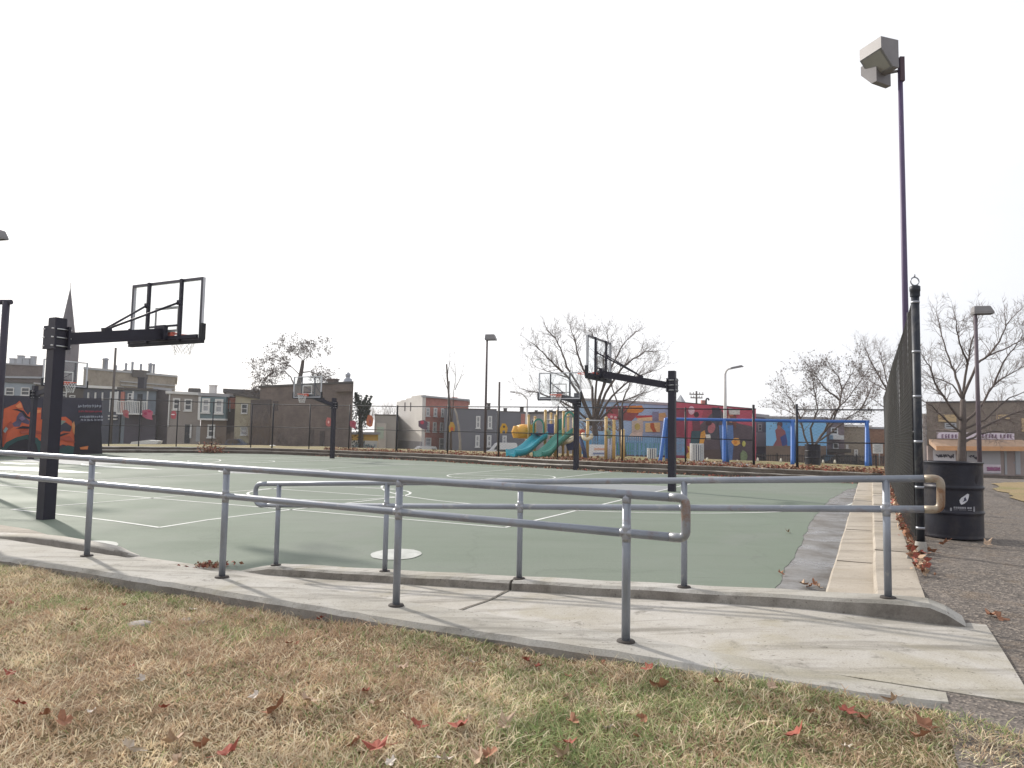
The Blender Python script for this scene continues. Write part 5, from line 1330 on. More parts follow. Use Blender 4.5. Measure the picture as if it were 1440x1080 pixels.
brush('small hazy bare thicket on the skyline left of the brick town house', 520, 560, 566, 590, 150, 40, M('hazy_brush', (.26, .23, .22), .9), 17, r=.05)

# ------------------------------------------------------------------ utility poles
def upole(label, px, ybot, ytop, d, r, arms=()):
    b = D(px, ybot, d); t = D(px, ytop, d); root = thing('utility_pole', label, 'utility pole', b)
    mb = MB(); mb.tube([b, V((b.x, b.y, t.z))], [r, r*.75], 8); mb.build('pole', M('pole_timber', (.10, .085, .08), .9) if 'pole_timber' not in bpy.data.materials else bpy.data.materials['pole_timber'], root)
    for (y, hw) in arms:
        z = D(px, y, d).z; mb = MB(); mb.box(V((b.x, b.y, z)), (hw*2, .12, .14))
        for k in (-.9, -.45, .45, .9): mb.tube([V((b.x+hw*k, b.y, z+.05)), V((b.x+hw*k, b.y, z+.3))], .05, 5)
        mb.build('crossarm', BARK, root)
upole('thin timber utility pole among the row houses', 155, 625, 489, 80, .16)
upole('timber pole rising left of the black house windows', 700.5, 640, 537, 60, .11)
upole('dark post beside the slender tree in front of the town house', 629, 636, 536, 45, .07)
upole('utility pole with two crossarms behind the red mural building', 979.5, 640, 550, 95, .16, ((554.5, .95), (559.5, .8)))
# ------------------------------------------------------------------ vehicles
def vehicle(label, cat, c, heading, L, W, prof, body, winb, name, wheel_r=.34):
    """prof: side outline (x along length 0..L, z); winb: list of side-window polygons in the same coordinates"""
    root = thing(name, label, cat, c)
    a = V((math.cos(heading), math.sin(heading), 0)); n = V((-a.y, a.x, 0))
    P3 = lambda x, z, y=0: V(c)+a*(x-L/2)+n*y+UP*z
    mb = MB(); mb.prism([P3(x, z, -W/2) for x, z in prof], n*W); mb.build('body', body, root)
    for sd in (-1, 1):
        for wp in winb:
            mb = MB(); mb.prism([P3(x, z, sd*(W/2+.004)) for x, z in wp], n*sd*.012); mb.build('window', PANE, root)
    for sd in (-1, 1):
        for fx in (.19, .80):
            mb = MB(); cc = P3(L*fx, wheel_r, sd*(W/2-.1)); mb.tube([cc-n*.11, cc+n*.11], wheel_r, 16, sm=False); o = mb.build('wheel', PADM, root)
            mb = MB(); cc = cc+n*sd*.115; mb.tube([cc-n*.01, cc+n*.012], wheel_r*.55, 12, sm=False); mb.build('rim', GALV, o)
    mb = MB(); mb.box(P3(-.02, .45), (.12, W*.98, .2), (a, n, UP)); mb.build('bumper', TRIMG, root)
    for sd in (-1, 1): mb = MB(); mb.box(P3(.02, .8, sd*W*.38), (.08, .28, .18), (a, n, UP)); mb.build('headlight', WHITEP, root)
    mb = MB(); i0 = [k for k in range(len(prof))][0]
    return root, P3
VANP = [(0, .35), (0, .95), (.95, 1.2), (1.75, 1.95), (2.1, 2.1), (5.0, 2.1), (5.2, 1.9), (5.25, .35)]
VANW = [[(1.35, 1.25), (1.85, 1.8), (2.3, 1.8), (2.3, 1.25)], [(4.2, 1.3), (4.2, 1.8), (5.0, 1.8), (5.0, 1.3)]]
WHT = M('white_car_paint', (.68, .68, .70), .3, 0, .03, 1, spec=.5)
c = D(593, 627, 100); c.z -= 2.15
vehicle('white van parked in front of the red brick town house', 'van', c, .35, 3.9, 1.9, [(x*.75, z) for x, z in VANP], WHT, [[(x*.75, z) for x, z in w] for w in VANW], 'parked_van')
c = D(704, 622, 96); c.z -= 2.35
vehicle('white panel van parked in front of the black house', 'van', c, .15, 4.3, 2.0, [(x*.82, z*1.1) for x, z in VANP], WHT, [[(x*.82, z*1.1) for x, z in VANW[0]]], 'parked_van')
CARP = [(0, .3), (0, .7), (.9, .88), (1.5, 1.36), (3.0, 1.40), (3.75, .95), (4.3, .9), (4.35, .3)]
CARW = [[(1.25, .92), (1.6, 1.28), (2.2, 1.3), (2.2, .92)], [(2.28, .92), (2.28, 1.3), (2.9, 1.3), (3.4, .95)]]
BLKC = M('black_car_paint', (.018, .02, .025), .2, 0, .1, 1, spec=.6)
c = D(708, 632, 86); c.z -= 1.4
vehicle('black car parked before the white panel van', 'car', c, .1, 4.0, 1.8, [(x*.9, z) for x, z in CARP], BLKC, [[(x*.9, z) for x, z in w] for w in CARW], 'parked_car', .31)
c = D(1176, 641, 58); c.z -= 1.3
vehicle('dark car parked behind the blue swing frame', 'car', c, .05, 4.2, 1.8, CARP, BLKC, CARW, 'parked_car', .31)
c = D(329, 617, 76); c.z -= 1.4
vehicle('grey blue car parked by the yellow house', 'car', c, .2, 3.0, 1.7, [(x*.7, z) for x, z in CARP], M('grey_blue_car_paint', (.09, .11, .17), .3, 0, .05, 1), [[(x*.7, z) for x, z in w] for w in CARW], 'parked_car', .31)

# ------------------------------------------------------------------ playground
TAN = M('tan_post_paint', (.55, .37, .15), .55, 0, .12, 3); TEAL = M('blue_teal_plastic', (.03, .33, .42), .3, 0, .08, 2, spec=.5); GREEN = M('green_plastic', (.035, .23, .18), .3, 0, .08, 2, spec=.5)
YEL = M('yellow_plastic', (.72, .37, .05), .35, 0, .08, 2, spec=.5); BLUE = M('blue_frame_paint', (.028, .12, .40), .4, 0, .1, 2); DKB = M('dark_blue_panel', (.05, .06, .13), .5); CREAM = M('cream_plastic', (.60, .53, .38), .5)
dP = 35.0; pb = D(775, 648, dP)
root = thing('playground_structure', 'playground climbing structure with teal and green slides and tan posts', 'playground', V((pb.x, pb.y, .3)))
for x, yt, dd in ((743.5, 585, .3), (752.5, 587, 1.8), (767, 578, .2), (781.5, 585, .0), (784, 578, 2.0), (792.5, 580, -.4), (799, 583, 1.6), (807, 582, .8), (775, 582, 2.0)):
    t = D(x, yt, dP+dd); mb = MB(); q = V((t.x, t.y, .25)); mb.tube([q, t], .065, 10); mb.lathe(t, [(.07, -.02), (.075, .02), (.05, .06), (0, .08)], 10); mb.build('post', TAN, root)
def px3(x, y, d): return D(x, y, d)
mb = MB(); a, b = D(746, 612, dP+.2), D(806, 612, dP+.2); mb.par(a, b-a, V((0, 1.7, 0)), UP*.1); mb.build('deck', DKB, root)
def slide(path, hw, m, nm):
    mb = MB(); rows = []; outer = []
    for i in range(len(path)):
        p = path[i]; t = (path[min(i+1, len(path)-1)]-path[max(i-1, 0)]); t.z = 0; t.normalize(); n = V((-t.y, t.x, 0))
        rows.append([p-n*hw+UP*-.12, p-n*(hw+.05)+UP*.20, p-n*hw+UP*.22, p-n*(hw-.06)+UP*.02, p, p+n*(hw-.06)+UP*.02, p+n*hw+UP*.22, p+n*(hw+.05)+UP*.20, p+n*hw+UP*-.12, p-UP*.13, p-n*hw+UP*-.12])
    mb.grid(rows, 0, True); mb.poly(rows[0][:-1]); mb.poly(list(reversed(rows[-1][:-1]))); return mb.build('slide', m, root)
def curve(pts, n=16):
    pts = [V(p) for p in pts]; out = []
    for i in range(len(pts)-1):
        p0, p1, p2, p3 = pts[max(i-1, 0)], pts[i], pts[i+1], pts[min(i+2, len(pts)-1)]
        for k in range(n//(len(pts)-1)+1):
            t = k/(n//(len(pts)-1)+1); out.append(.5*((2*p1)+(p2-p0)*t+(2*p0-5*p1+4*p2-p3)*t*t+(3*p1-p0-3*p2+p3)*t**3))
    return out+[pts[-1]]
slide(curve([D(763, 613, dP+.2), D(754, 619, dP-.2), D(741, 631, dP-.8), D(733, 636, dP-1.2), D(724, 638.5, dP-1.6), D(718, 638.5, dP-1.8)]), .30, TEAL, 'slide')['label'] = 'blue teal slide'
slide(curve([D(799, 608, dP-.2), D(791, 614, dP-.5), D(782, 622, dP-.9), D(772, 633, dP-1.3), D(764, 639.5, dP-1.7), D(756, 641.5, dP-2.0)], 20), .27, GREEN, 'slide')['label'] = 'green wavy slide'
def hood(x, y, d, w, h, m):
    c = D(x, y, d); mb = MB(); n = 9; rows = []
    for dy in (-.35, .35):
        r = [c+V((-w/2, dy, -h/2))]
        for k in range(n): a = math.pi*(1-k/(n-1)); r.append(c+V((math.cos(a)*w/2, dy, math.sin(a)*h*.5+.05)))
        r.append(c+V((w/2, dy, -h/2))); rows.append(r)
    mb.grid(rows, 0, False)
    mb.grid([[p.lerp(c, .18) for p in r] for r in reversed(rows)], 0, False)
    fr = rows[0]; mb.grid([fr, [p.lerp(c+V((0, -.35, 0)), .22) for p in fr]], 0, False); return mb.build('slide_hood', m, root)
hood(757, 600.5, dP, .55, .75, GREEN); hood(800, 591.5, dP-.2, .55, .8, GREEN)
mb = MB(); mb.tube([D(728, 607.5, dP+.6), D(734, 606.5, dP+.6), D(744, 607, dP+.6)], [.33, .36, .36], 14); mb.lathe(D(727.5, 607.5, dP+.6)-UP*.3, [(.2, 0), (.3, .3), (.2, .6)], 10); mb.build('crawl_tunnel', YEL, root)
mb = MB(); mb.prism([D(x, y, dP+.3) for x, y in ((743, 613), (743, 601), (746, 596), (748, 598), (751, 593), (753, 597), (753, 613))], V((0, .06, 0))); mb.build('animal_cutout_panel', YEL, root)
mb = MB(); mb.prism([D(x, y, dP+.9) for x, y in ((770, 596), (779, 596), (779, 611), (770, 611))], V((0, .06, 0))); mb.build('panel', M('indigo_panel', (.10, .12, .33), .5), root)
mb = MB(); mb.prism([D(x, y, dP+.9) for x, y in ((785, 590), (790, 588), (790, 612), (785, 612))], V((0, .06, 0))); mb.build('panel', GREEN, root)
for x0, x1, y in ((767, 782, 590.5), (767, 782, 612.5), (793, 808, 586), (781, 792, 612)):
    mb = MB(); mb.tube([D(x0, y, dP+.2), D(x1, y, dP+.2)], .03, 6); mb.build('guard_rail', WHITEP, root)
mb = MB(); mb.tube(curve([D(790, 625, dP-.3), D(795, 621, dP-.5), D(800, 620, dP-.4), D(806, 616, dP)], 9), [.12]*len(curve([D(790, 625, dP-.3), D(795, 621, dP-.5), D(800, 620, dP-.4), D(806, 616, dP)], 9)), 8); mb.build('grab_bar', CREAM, root)
mb = MB(); mb.prism([D(x, y, dP+.4) for x, y in ((795, 622), (806, 620), (808, 632), (799, 634))], V((0, .3, 0))); mb.build('panel', DKB, root)
# second climber with tan posts
dQ = 33.0; qb = D(855, 652, dQ)
root = thing('playground_climber', 'tan post climber with cream and green pieces right of the slides', 'playground', V((qb.x, qb.y, .3)))
for x, yt, dd in ((826.5, 590, .4), (852.5, 588, -.6), (863.5, 590, -.8), (816, 605, 1.0)):
    t = D(x, yt, dQ+dd); q = V((t.x, t.y, .25)); mb = MB(); mb.tube([q, t], .075, 10); mb.lathe(t, [(.08, -.02), (.085, .02), (.05, .06), (0, .08)], 10); mb.build('post', TAN, root)
mb = MB(); mb.tube([D(812, 591, dQ+.2), D(864, 592, dQ-.5)], .03, 6); mb.build('overhead_bar', TRIMG, root)
mb = MB(); mb.tube(curve([D(820, 610, dQ+.2), D(821, 616, dQ), D(826, 618, dQ-.1), D(831, 615, dQ), D(832, 612, dQ+.2)], 12), .09, 8); mb.build('grab_bar', CREAM, root)
mb = MB(); mb.prism([D(x, y, dQ+.3) for x, y in ((815, 606), (819, 603), (823, 606), (822, 611), (816, 611))], V((0, .12, 0))); mb.build('panel', M('red_plastic', (.5, .12, .08), .4), root)
mb = MB(); mb.tube(curve([D(815, 615, dQ+.3), D(819, 626, dQ), D(822, 636, dQ-.1), D(823, 647, dQ)], 12), .1, 8); mb.build('climbing_coil', DKB, root)
rn = random.Random(3); mb = MB()
for k in range(9): mb.prism([V(p) for p in [D(x_, y_, dQ-.75) for x_, y_ in blob(857+rn.uniform(-2, 9), 600+k*2+rn.uniform(-2, 2), 2.2, 1.8, 8, rn.random())]], V((0, .1+.01*k, 0)))
mb.build('climbing_holds', M('sage_plastic', (.30, .36, .25), .5), root)
for x in (856, 860): mb = MB(); mb.tube([D(x, 612, dQ-.7), V((D(x, 640, dQ-.7).x, dQ-.7, .3))], .05, 8); mb.build('climbing_pole', M('pale_lilac_paint', (.5, .5, .62), .4) if 'pale_lilac_paint' not in bpy.data.materials else bpy.data.materials['pale_lilac_paint'], root)
t = D(876, 605.5, 31.6); mb = MB(); mb.tube([V((t.x, t.y, .25)), t], .085, 12); mb.lathe(t, [(.09, -.02), (.09, .02), (.05, .07), (0, .09)], 12)
tag(mb.build('tan_bollard', TAN, None, V((t.x, t.y, .25))), 'short lone tan post right of the climber', 'post')
bpy.context.view_layer.objects
# blue picket panel behind the climber
q0, q1 = D(832, 618, 41), D(962, 620, 44); root = thing('picket_fence', 'light blue picket fence panel standing before the painted blue shop', 'fence', V((q0.x, q0.y, .3)))
mb = MB()
for k in range(44):
    p = q0.lerp(q1, k/43); zt_ = D(832+130*k/43, 613+(k/43)*3, p.y).z; mb.box(V((p.x, p.y, (zt_+.3)/2)), (.09, .03, zt_-.3))
BLP = M('light_blue_picket', (.16, .30, .47), .6, 0, .2, 2)
mb.build('pickets', BLP, root)
for dz in (.25, .75): mb = MB(); mb.tube([V((q0.x, q0.y+.04, .3+dz)), V((q1.x, q1.y+.04, .3+dz))], .03, 6); mb.build('rail', BLP, root)
# blue swing frame
dS = 32.0; sb = D(1115, 658, dS); root = thing('swing_frame', 'long bright blue swing frame beyond the court, without swings', 'swing frame', V((sb.x, sb.y, .3)))
def leg(x0, y0, x1, y1, d0, d1, r=.085):
    a = D(x0, y0, d0); b = D(x1, y1, d1); b.z = .24; mb = MB(); mb.tube(curve([a, a.lerp(b, .12)+V((0, (d1-d0)*.04, -.02)), b], 8), r, 10); mb.build('leg', BLUE, root)
ybar = lambda x: lerp(x, [936, 1020, 1115, 1222], [589.3, 590.5, 592, 593])
mb = MB(); mb.tube([D(x, ybar(x), dS) for x in (936, 1020, 1115, 1222)], .07, 10); mb.build('top_bar', BLUE, root)
for x in (1018, 1114, 1218.5):
    leg(x, ybar(x), x+.5, 656, dS, dS-1.0); leg(x+.6, ybar(x), x+5.5, 656, dS, dS+.9)
leg(936, 589.3, 928, 652, dS, dS-.9); leg(937, 589.3, 938, 651, dS, dS+.9)
# dark iron picket fence beyond
d0, d1 = 48, 50; a, b = D(1064, 640, d0), D(1285, 641, d1); zg = -.75; root = thing('iron_fence', 'dark iron picket fence along the street beyond the swing frame', 'fence', V(((a.x+b.x)/2, (a.y+b.y)/2, zg)))
zt = D(1160, 639.5, 49).z
mb = MB(); Lf = (b-a).length; n = 95
for k in range(n+1):
    q = a.lerp(b, k/n); mb.box(V((q.x, q.y, (zt+zg)/2)), (.025, .025, zt-zg))
mb.build('pickets', BLACKM, root)
for z in (zt-.1, zg+.2): mb = MB(); mb.tube([V((a.x, a.y, z)), V((b.x, b.y, z))], .025, 6); mb.build('rail', BLACKM, root)
for k in range(9):
    q = a.lerp(b, k/8); mb = MB(); mb.box(V((q.x, q.y, (zt+zg)/2)), (.07, .07, zt-zg+.12)); mb.build('post', BLACKM, root)
# notice sign
t = D(1234, 627, 36); root = thing('notice_sign', 'white rectangular notice sign on a thin post right of the swing frame', 'sign', V((t.x, t.y, .2)))
mb = MB(); mb.tube([V((t.x+.1, t.y+.03, .1)), V((t.x+.1, t.y+.03, D(1234, 624, 36).z))], .025, 6); mb.build('post', GALV, root)
c = D(1234.5, 631, 36); mb = MB(); mb.box(c, (.50, .02, .48)); pn = mb.build('sign_panel', WHITEP, root)
mb = MB()
for k in range(6): mb.box(c+V((0, -.014, .16-k*.06)), (.36-.05*(k % 3), .006, .018))
mb.build('sign_lines', P('9aa0a4'), pn)
# white banner board behind the climber
c = D(838, 634, 39); root = thing('banner_board', 'white banner board standing behind the tan climber posts', 'banner', V((c.x, c.y, .3)))
a_, b_ = D(829, 625, 39), D(866, 642, 39); pnl = MB(); pnl.par(V((a_.x, 39, b_.z)), V((b_.x-a_.x, 0, 0)), V((0, .04, 0)), UP*(a_.z-b_.z)); pn = pnl.build('panel', wallmat('banner_white', 'dfdfe6', .04, .1), root)
mb = MB()
for k in range(9):
    x = 836+k*1.6; p, q = D(x, 630+U(-.4, .4), 38.97), D(x+1.1, 633+U(-.4, .4), 38.97); mb.par(V((p.x, 38.985, q.z)), V((q.x-p.x, 0, 0)), V((0, .01, 0)), UP*(p.z-q.z))
for k in range(12):
    x = 834+k*1.5; p, q = D(x, 636.5, 38.97), D(x+1.2, 639.5+U(-1, .4), 38.97); mb.par(V((p.x, 38.985, q.z)), V((q.x-p.x, 0, 0)), V((0, .01, 0)), UP*(p.z-q.z), 1)
mb.build('lettering', [P('e0a890'), P('8a94b8')], pn)
for x in (830.5, 864): q = D(x, 642, 39.1); mb = MB(); mb.box(V((q.x, 39.1, (.3+a_.z)/2)), (.06, .06, a_.z-.3)); mb.build('leg', TRIMG, root)
# slatted bin and pale stakes beyond the fence
c = D(980, 648, 33.5); c.z = .3; root = thing('slatted_bin', 'pale slatted litter bin in front of the red mural', 'litter bin', c)
mb = MB(); mb.lathe(c, [(.28, .02), (.28, .78), (.25, .78), (.25, .05)], 16); mb.build('liner', DKB, root)
mb = MB()
for k in range(18): a = 2*math.pi*k/18; mb.box(c+V((.31*math.cos(a), .31*math.sin(a), .42)), (.07, .02, .82), (V((-math.sin(a), math.cos(a), 0)), V((math.cos(a), math.sin(a), 0)), UP))
mb.build('slats', TRIMW, root)
c = D(916.5, 641, 36); c.z = .3; root = thing('slatted_bin', 'small pale slatted bin near the blue shop', 'litter bin', c)
mb = MB(); mb.lathe(c, [(.20, .02), (.20, .5), (.18, .5), (.18, .05)], 14); mb.build('liner', DKB, root)
mb = MB()
for k in range(14): a = 2*math.pi*k/14; mb.box(c+V((.225*math.cos(a), .225*math.sin(a), .27)), (.06, .02, .52), (V((-math.sin(a), math.cos(a), 0)), V((math.cos(a), math.sin(a), 0)), UP))
mb.build('slats', TRIMW, root)
STK = M('pale_stake', (.62, .58, .48), .7)
for x, yt, yb in ((968.5, 647, 654), (994.5, 645, 654), (1037, 648, 655), (1065.5, 645, 655), (1098, 646, 655), (1157.5, 648, 656), (1174, 648, 656)):
    a, b = D(x, yt, 37), D(x, yb, 37); mb = MB(); mb.tube([V((a.x, a.y, .2)), a], [.07, .05], 8); mb.lathe(a, [(.05, 0), (.03, .05), (0, .06)], 8)
    tag(mb.build('marker_stake', STK, None, V((a.x, a.y, .2))), 'short pale stake in the row beyond the court fence', 'stake', 'pale stakes beyond the fence')
# plaques hung on the far fence
def plaque(label, x, y, w, h, col, col2, pts, dot=None):
    p0 = edge_at(x, .94); d = p0.y; pl = [(x+px_*w/2, y+py_*h/2) for px_, py_ in pts]
    mb = MB(); q = [D(a, b, d) for a, b in pl]; mb.prism(q, V((0, .03, 0)), 0)
    root = tag(mb.build('fence_plaque', [P(col)], None, D(x, y+h/2, d)), label, 'plaque', 'coloured plaques hung on the far fence')
    if dot:
        m2 = MB()
        for (px_, py_, rx, ry) in dot: m2.prism([D(a, b, d-.012) for a, b in blob(x+px_*w/2, y+py_*h/2, rx*w/2, ry*h/2, 8)], V((0, .01, 0)))
        m2.build('painted_detail', P(col2), root)
PA = [(-.9, 1), (-1, -.1), (-.6, -.6), (-.5, -1), (.4, -1), (.7, -.6), (1, -.1), (.8, 1), (.4, 1), (.3, .4), (-.3, .4), (-.4, 1)]
PB = [(-1, -.8), (.2, -1), (1, -.5), (.8, .3), (.9, 1), (-.2, .8), (-1, .3)]
PC = [(-.5, -1), (.6, -.9), (1, -.2), (.7, .8), (0, 1), (-.9, .7), (-1, -.1)]
plaque('red plaque left of the porch house on the far fence', 177, 582, 8, 12, 'b07070', 'b05060', PB, [(.2, .2, .4, .4)])
plaque('large pink red plaque below the white porch', 207.5, 583, 15, 15, 'b8667a', 'b04060', PB, [(-.4, -.2, .3, .3), (.4, -.6, .4, .2)])
plaque('red and white plaque below the stucco house windows', 244, 583.5, 8, 12, 'b85f66', 'eee0e0', PC, [(-.2, -.1, .7, .15)])
plaque('red plaque just left of the hoop pole by the brown building', 462, 593.5, 8, 13, 'b86a66', 'e8c0b8', PC, [(0, 0, .3, .3)])
plaque('square crimson plaque right of the hoop pole', 496.5, 597, 9, 12, 'a85a66', 'a84458', PB, [(.1, -.2, .35, .3)])
plaque('orange plaque by the evergreen on the far fence', 520, 592, 10, 17, 'b86e52', '9c5a60', PC, [(.1, .1, .3, .35)])
plaque('dark grey and red plaque before the brick town house', 595, 597.5, 13, 14, '6e5a66', 'b84a5c', PB, [(-.2, -.5, .4, .4)])
plaque('yellow and orange plaque beside the slender tree', 635.5, 600.5, 9, 14, 'b8904a', 'c8623a', PA, [(0, .4, .5, .4)])
plaque('bright amber arch shaped plaque on the black house side', 708.5, 602.5, 11, 14, 'c8983a', '5a4a3a', PA, [(.05, -.35, .3, .25)])
plaque('red blue plaque behind the climber grab bar', 862, 586, 14, 9, 'b85a66', 'd8b0b0', PB, [(-.3, 0, .3, .4), (.5, .2, .3, .4)])
# path at the gateway, light patches on the lawn
mb = MB(); q = [edge_at(1062, .9), edge_at(1120, .9)]; q = [V((q[0].x, q[0].y, .345)), V((q[1].x, q[1].y, .345)), V((q[1].x-.4, q[1].y+5, .345)), V((q[0].x-2.2, q[0].y+5, .345))]
mb.poly(q); struct('gateway_path', mb, M('blue_grey_path', (.17, .19, .23), .8, 0, .1, 1))
mb = MB(); mb.lathe(D(383, 632, 50)-UP*.05, [(.38, 0), (.36, .15), (.24, .3), (.1, .36), (0, .37)], 14); tag(mb.build('tarp_bundle', WHITEP), 'white rounded bundle lying by the fence left of the brown building', 'bundle')
mb = MB(); c = D(203, 622, 50); mb.prism([c+V((-1, 0, -.15)), c+V((.9, 0, -.1)), c+V((1, 0, .12)), c+V((.2, 0, .16)), c+V((-.9, 0, .02))], V((0, .6, 0))); tag(mb.build('foam_slab', WHITEP), 'white flat slab lying on the grass before the porch house', 'slab')

# ------------------------------------------------------------------ fallen leaves
def leafmesh(name, seed, mat, star=True, curl=.3):
    r = random.Random(seed); pts = []
    n = 15
    for k in range(n):
        a = 2*math.pi*k/n; rad = (1.0 if k % 3 == 0 else (.68 if k % 3 == 1 else .74))*r.uniform(.62, 1.1) if star else (1-.5*abs(math.sin(a)))*r.uniform(.9, 1.05)
        x, y = rad*math.cos(a), rad*math.sin(a)*.85; pts.append(V((x, y, curl*(1.1*x*x*abs(x)+r.uniform(-.2, .35)+.9*y*y))))
    mb = MB(); i = mb.add([V((0, 0, 0))]+pts)
    for k in range(n): mb.face((i, i+1+k, i+1+(k+1) % n), 0, True)
    mb.tube([V((-.9, 0, .1)), V((-1.5, .1, .2))], .03, 4)
    me = bpy.data.meshes.new(name); me.from_pydata(mb.v, [], mb.f); me.materials.append(mat); me.update(); return me
LRED = M('dark_red_leaf', (.30, .085, .058), .8, 0, .3, 3); LRUST = M('rust_leaf', (.30, .145, .085), .8, 0, .3, 3); LTAN = M('tan_leaf', (.44, .32, .23), .85, 0, .25, 3); LPALE = M('pale_leaf', (.56, .50, .44), .85, 0, .15, 3)
LM = {k: [leafmesh('fallen_leaf', 10*i+s, m, True, .55) for s in range(3)] for i, (k, m) in enumerate((('red', LRED), ('rust', LRUST), ('tan', LTAN), ('pale', LPALE)))}
LABEL = {'red': 'dark red fallen leaf lying in the dry lawn before the ramp', 'rust': 'rust orange fallen leaf lying in the dry lawn before the ramp', 'tan': 'light tan fallen leaf lying in the dry lawn before the ramp', 'pale': 'curled whitish fallen leaf lying in the dry lawn before the ramp'}
rl = random.Random(77)
def leaf(p, kind, size, label, group):
    o = bpy.data.objects.new('fallen_leaf', rl.choice(LM[kind])); C.objects.link(o)
    o.location = p; size *= 1.08; o.scale = (size, size, size); o.rotation_euler = (rl.uniform(-.3, 1.0), rl.uniform(-.6, .6), rl.uniform(0, 6.28))
    tag(o, label, 'leaf', group); return o
for x, y, k, sz in ((645, 1022, 'red', .055), (585, 1020, 'red', .042), (530, 1052, 'red', .05), (28, 990, 'red', .038), (738, 928, 'red', .035), (758, 937, 'red', .034), (912, 940, 'red', .045), (388, 997, 'rust', .06), (432, 985, 'tan', .045), (320, 1058, 'red', .045), (245, 1042, 'tan', .055), (285, 1047, 'rust', .04), (930, 965, 'rust', .06), (835, 948, 'tan', .045),
                    (710, 1018, 'tan', .05), (660, 930, 'pale', .035), (530, 990, 'tan', .04), (565, 940, 'tan', .045), (805, 1015, 'rust', .045), (800, 1045, 'red', .03), (675, 1065, 'tan', .045), (626, 1068, 'pale', .04), (792, 1062, 'tan', .05), (1190, 1000, 'red', .05), (1215, 1010, 'rust', .045), (1120, 1033, 'red', .05), (1300, 1020, 'rust', .05), (1298, 1035, 'rust', .05), (450, 870, 'red', .03), (355, 868, 'tan', .035), (120, 858, 'rust', .035), (65, 1005, 'rust', .04), (90, 1015, 'rust', .05), (180, 1052, 'pale', .05), (230, 995, 'red', .03), (130, 1000, 'pale', .025), (360, 978, 'pale', .03), (200, 953, 'pale', .025), (500, 1045, 'rust', .04), (690, 1060, 'rust', .045), (905, 1010, 'rust', .03), (1010, 960, 'rust', .035), (1085, 965, 'tan', .035), (1256, 985, 'tan', .045)):
    p = G(x, y, .18); p.z = float(zlawn(p.x, p.y)); p = G(x, y, p.z+.03); leaf(p, k, sz, LABEL[k], k+' leaves on the lawn')
for _ in range(60):
    w, s = rl.uniform(-8, 1.0), rl.uniform(1.2, 3.7)
    if s > slawn(w)-.05: continue
    p = SW(s, w); k = rl.choice(('red', 'rust', 'rust', 'tan', 'tan', 'pale')); p.z = float(zlawn(p.x, p.y))+.022; leaf(p, k, rl.uniform(.018, .04), LABEL[k], k+' leaves on the lawn')
for x, y, z in ((1328, 764, .32), (1389, 765, .32), (1395, 865, .21), (1404, 868, .21), (1098, 806, .01), (1138, 825, .01), (1147, 822, .01), (1152, 826, .01), (1130, 822, .01), (1108, 748, .01), (1305, 745, .31), (1309, 775, .31)):
    p = G(x, y, z+.012); leaf(p, rl.choice(('tan', 'rust', 'rust')), rl.uniform(.04, .075), 'brown fallen leaf lying on the paving or court edge near the side steps', 'leaves on the court and paving')
# drifts of leaves nobody could count
def drift(name, label, place, n, size, seed):
    r = random.Random(seed); mb = MB()
    for _ in range(n):
        p = place(r); s_ = size*r.uniform(.5, 1.3); a = rv(r); a.z *= .5; a = a.normalized()*s_; b = rv(r); b = (b-a.normalized()*b.dot(a.normalized())).normalized()*s_*.6
        p = V(p)+UP*abs(b.z+a.z)*.4; mb.poly([p-a, p-b*.7, p+a*.8, p+b], r.randrange(4))
    o = mb.build(name, [M('umber_leaf', (.26, .13, .075), .85, 0, .3, 3) if 'umber_leaf' not in bpy.data.materials else bpy.data.materials['umber_leaf'], M('fawn_leaf', (.40, .28, .19), .85, 0, .3, 3) if 'fawn_leaf' not in bpy.data.materials else bpy.data.materials['fawn_leaf'], M('brown_leaf', (.17, .085, .05), .85, 0, .3, 3) if 'brown_leaf' not in bpy.data.materials else bpy.data.materials['brown_leaf'], LRED], None, (0, 0, 0))
    tag(o, label, 'leaf drift', None, 'stuff')
drift('leaf_drift', 'drift of brown leaves piled along the foot of the side fence', lambda r: SW(r.uniform(6.9, 26), r.gauss(.385, .035), .30+abs(r.gauss(0, .03))), 1700, .045, 1)
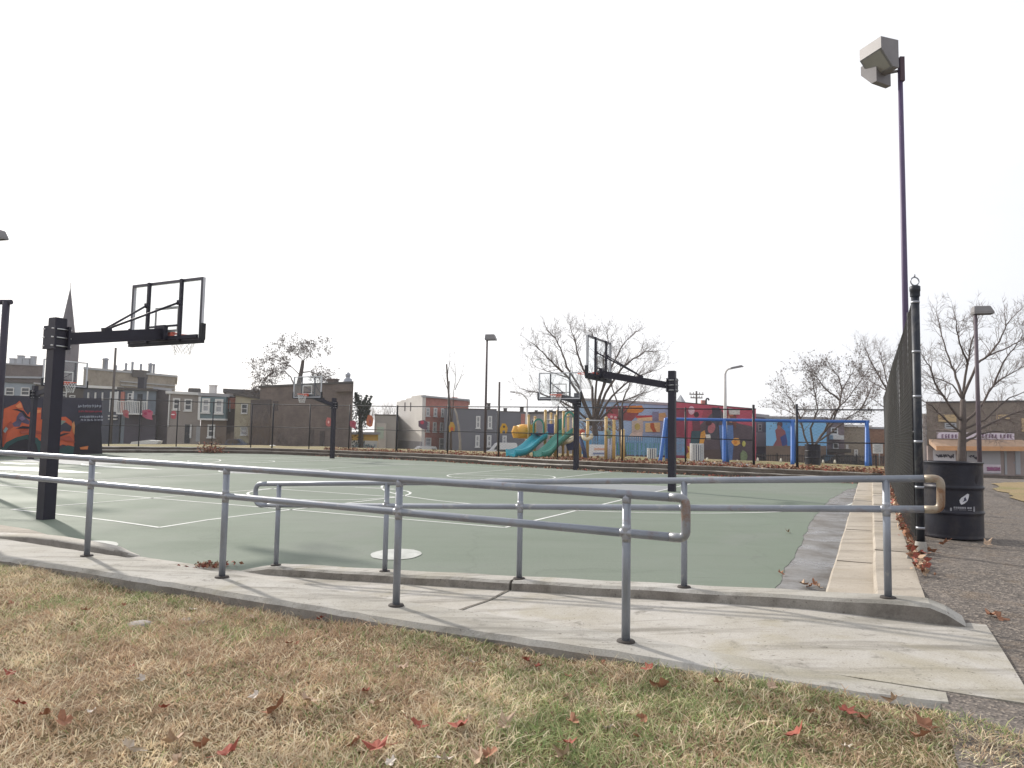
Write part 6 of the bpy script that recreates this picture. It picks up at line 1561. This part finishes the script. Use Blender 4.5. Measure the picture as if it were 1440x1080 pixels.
def pl_far(r):
    x = r.uniform(455, 1245); q = edge_at(x, r.choice((.9, 1.0, 1.15, 1.4, 2, 3, 5))*r.uniform(.8, 1.2)); return V((q.x, q.y, .34+abs(r.gauss(0, .025))))
drift('leaf_drift', 'brown leaf litter along the terrace under the far fence', pl_far, 6000, .07, 2)
def pl_step(r):
    x = r.uniform(430, 1200); q = edge_at(x, -abs(r.gauss(0, .25))); return V((q.x, q.y, .012))
drift('leaf_drift', 'thin line of leaves at the foot of the far steps', pl_step, 700, .07, 3)
drift('leaf_drift', 'leaves gathered at the mouth of the ramp', lambda r: (lambda p: V((p.x, p.y, p.z+.012)))(G(r.gauss(298, 14), r.gauss(796, 2.2), -.09)), 160, .028, 4)
def pl_pile(r):
    p = G(293, 638, 0); h = abs(r.gauss(0, .22)); return V((p.x+r.gauss(0, .36), p.y+r.gauss(.4, .2), .05+h))
drift('leaf_pile', 'orange brown pile of leaves heaped on the far left steps', pl_pile, 420, .08, 6)
# small stones in the grass
for x, y, s_ in ((196, 877, .075), (262, 872, .05), (285, 876, .045)):
    p = G(x, y, .175); mb = MB(); mb.lathe(p, [(s_, -.02), (s_*.95, .004), (s_*.7, .010), (0, .012)], 9)
    tag(mb.build('stone', STUC_G, None, p), 'flat grey stone half sunk in the lawn near the front kerb', 'stone', 'flat stones in the lawn')
# ------------------------------------------------------------------ thin haze volume added to lift the far darks
mb = MB(); mb.box(V((0, 95, 14.0)), (420, 330, 34.5))
hz = mb.build('haze', [], None, (0, 0, 0))
hm = bpy.data.materials.new('added_haze_air'); hm.use_nodes = True; ht = hm.node_tree
for n_ in list(ht.nodes):
    if n_.type == 'BSDF_PRINCIPLED': ht.nodes.remove(n_)
pv = ht.nodes.new('ShaderNodeVolumePrincipled'); pv.inputs['Color'].default_value = (.93, .93, .97, 1); pv.inputs['Density'].default_value = .00045; pv.inputs['Anisotropy'].default_value = .1
ht.links.new(pv.outputs[0], [n_ for n_ in ht.nodes if n_.type == 'OUTPUT_MATERIAL'][0].inputs['Volume'])
hz.data.materials.append(hm); tag(hz, 'thin pale haze added to lift the darks of the far houses', 'haze', None, 'stuff')
sc.cycles.volume_bounces = 1
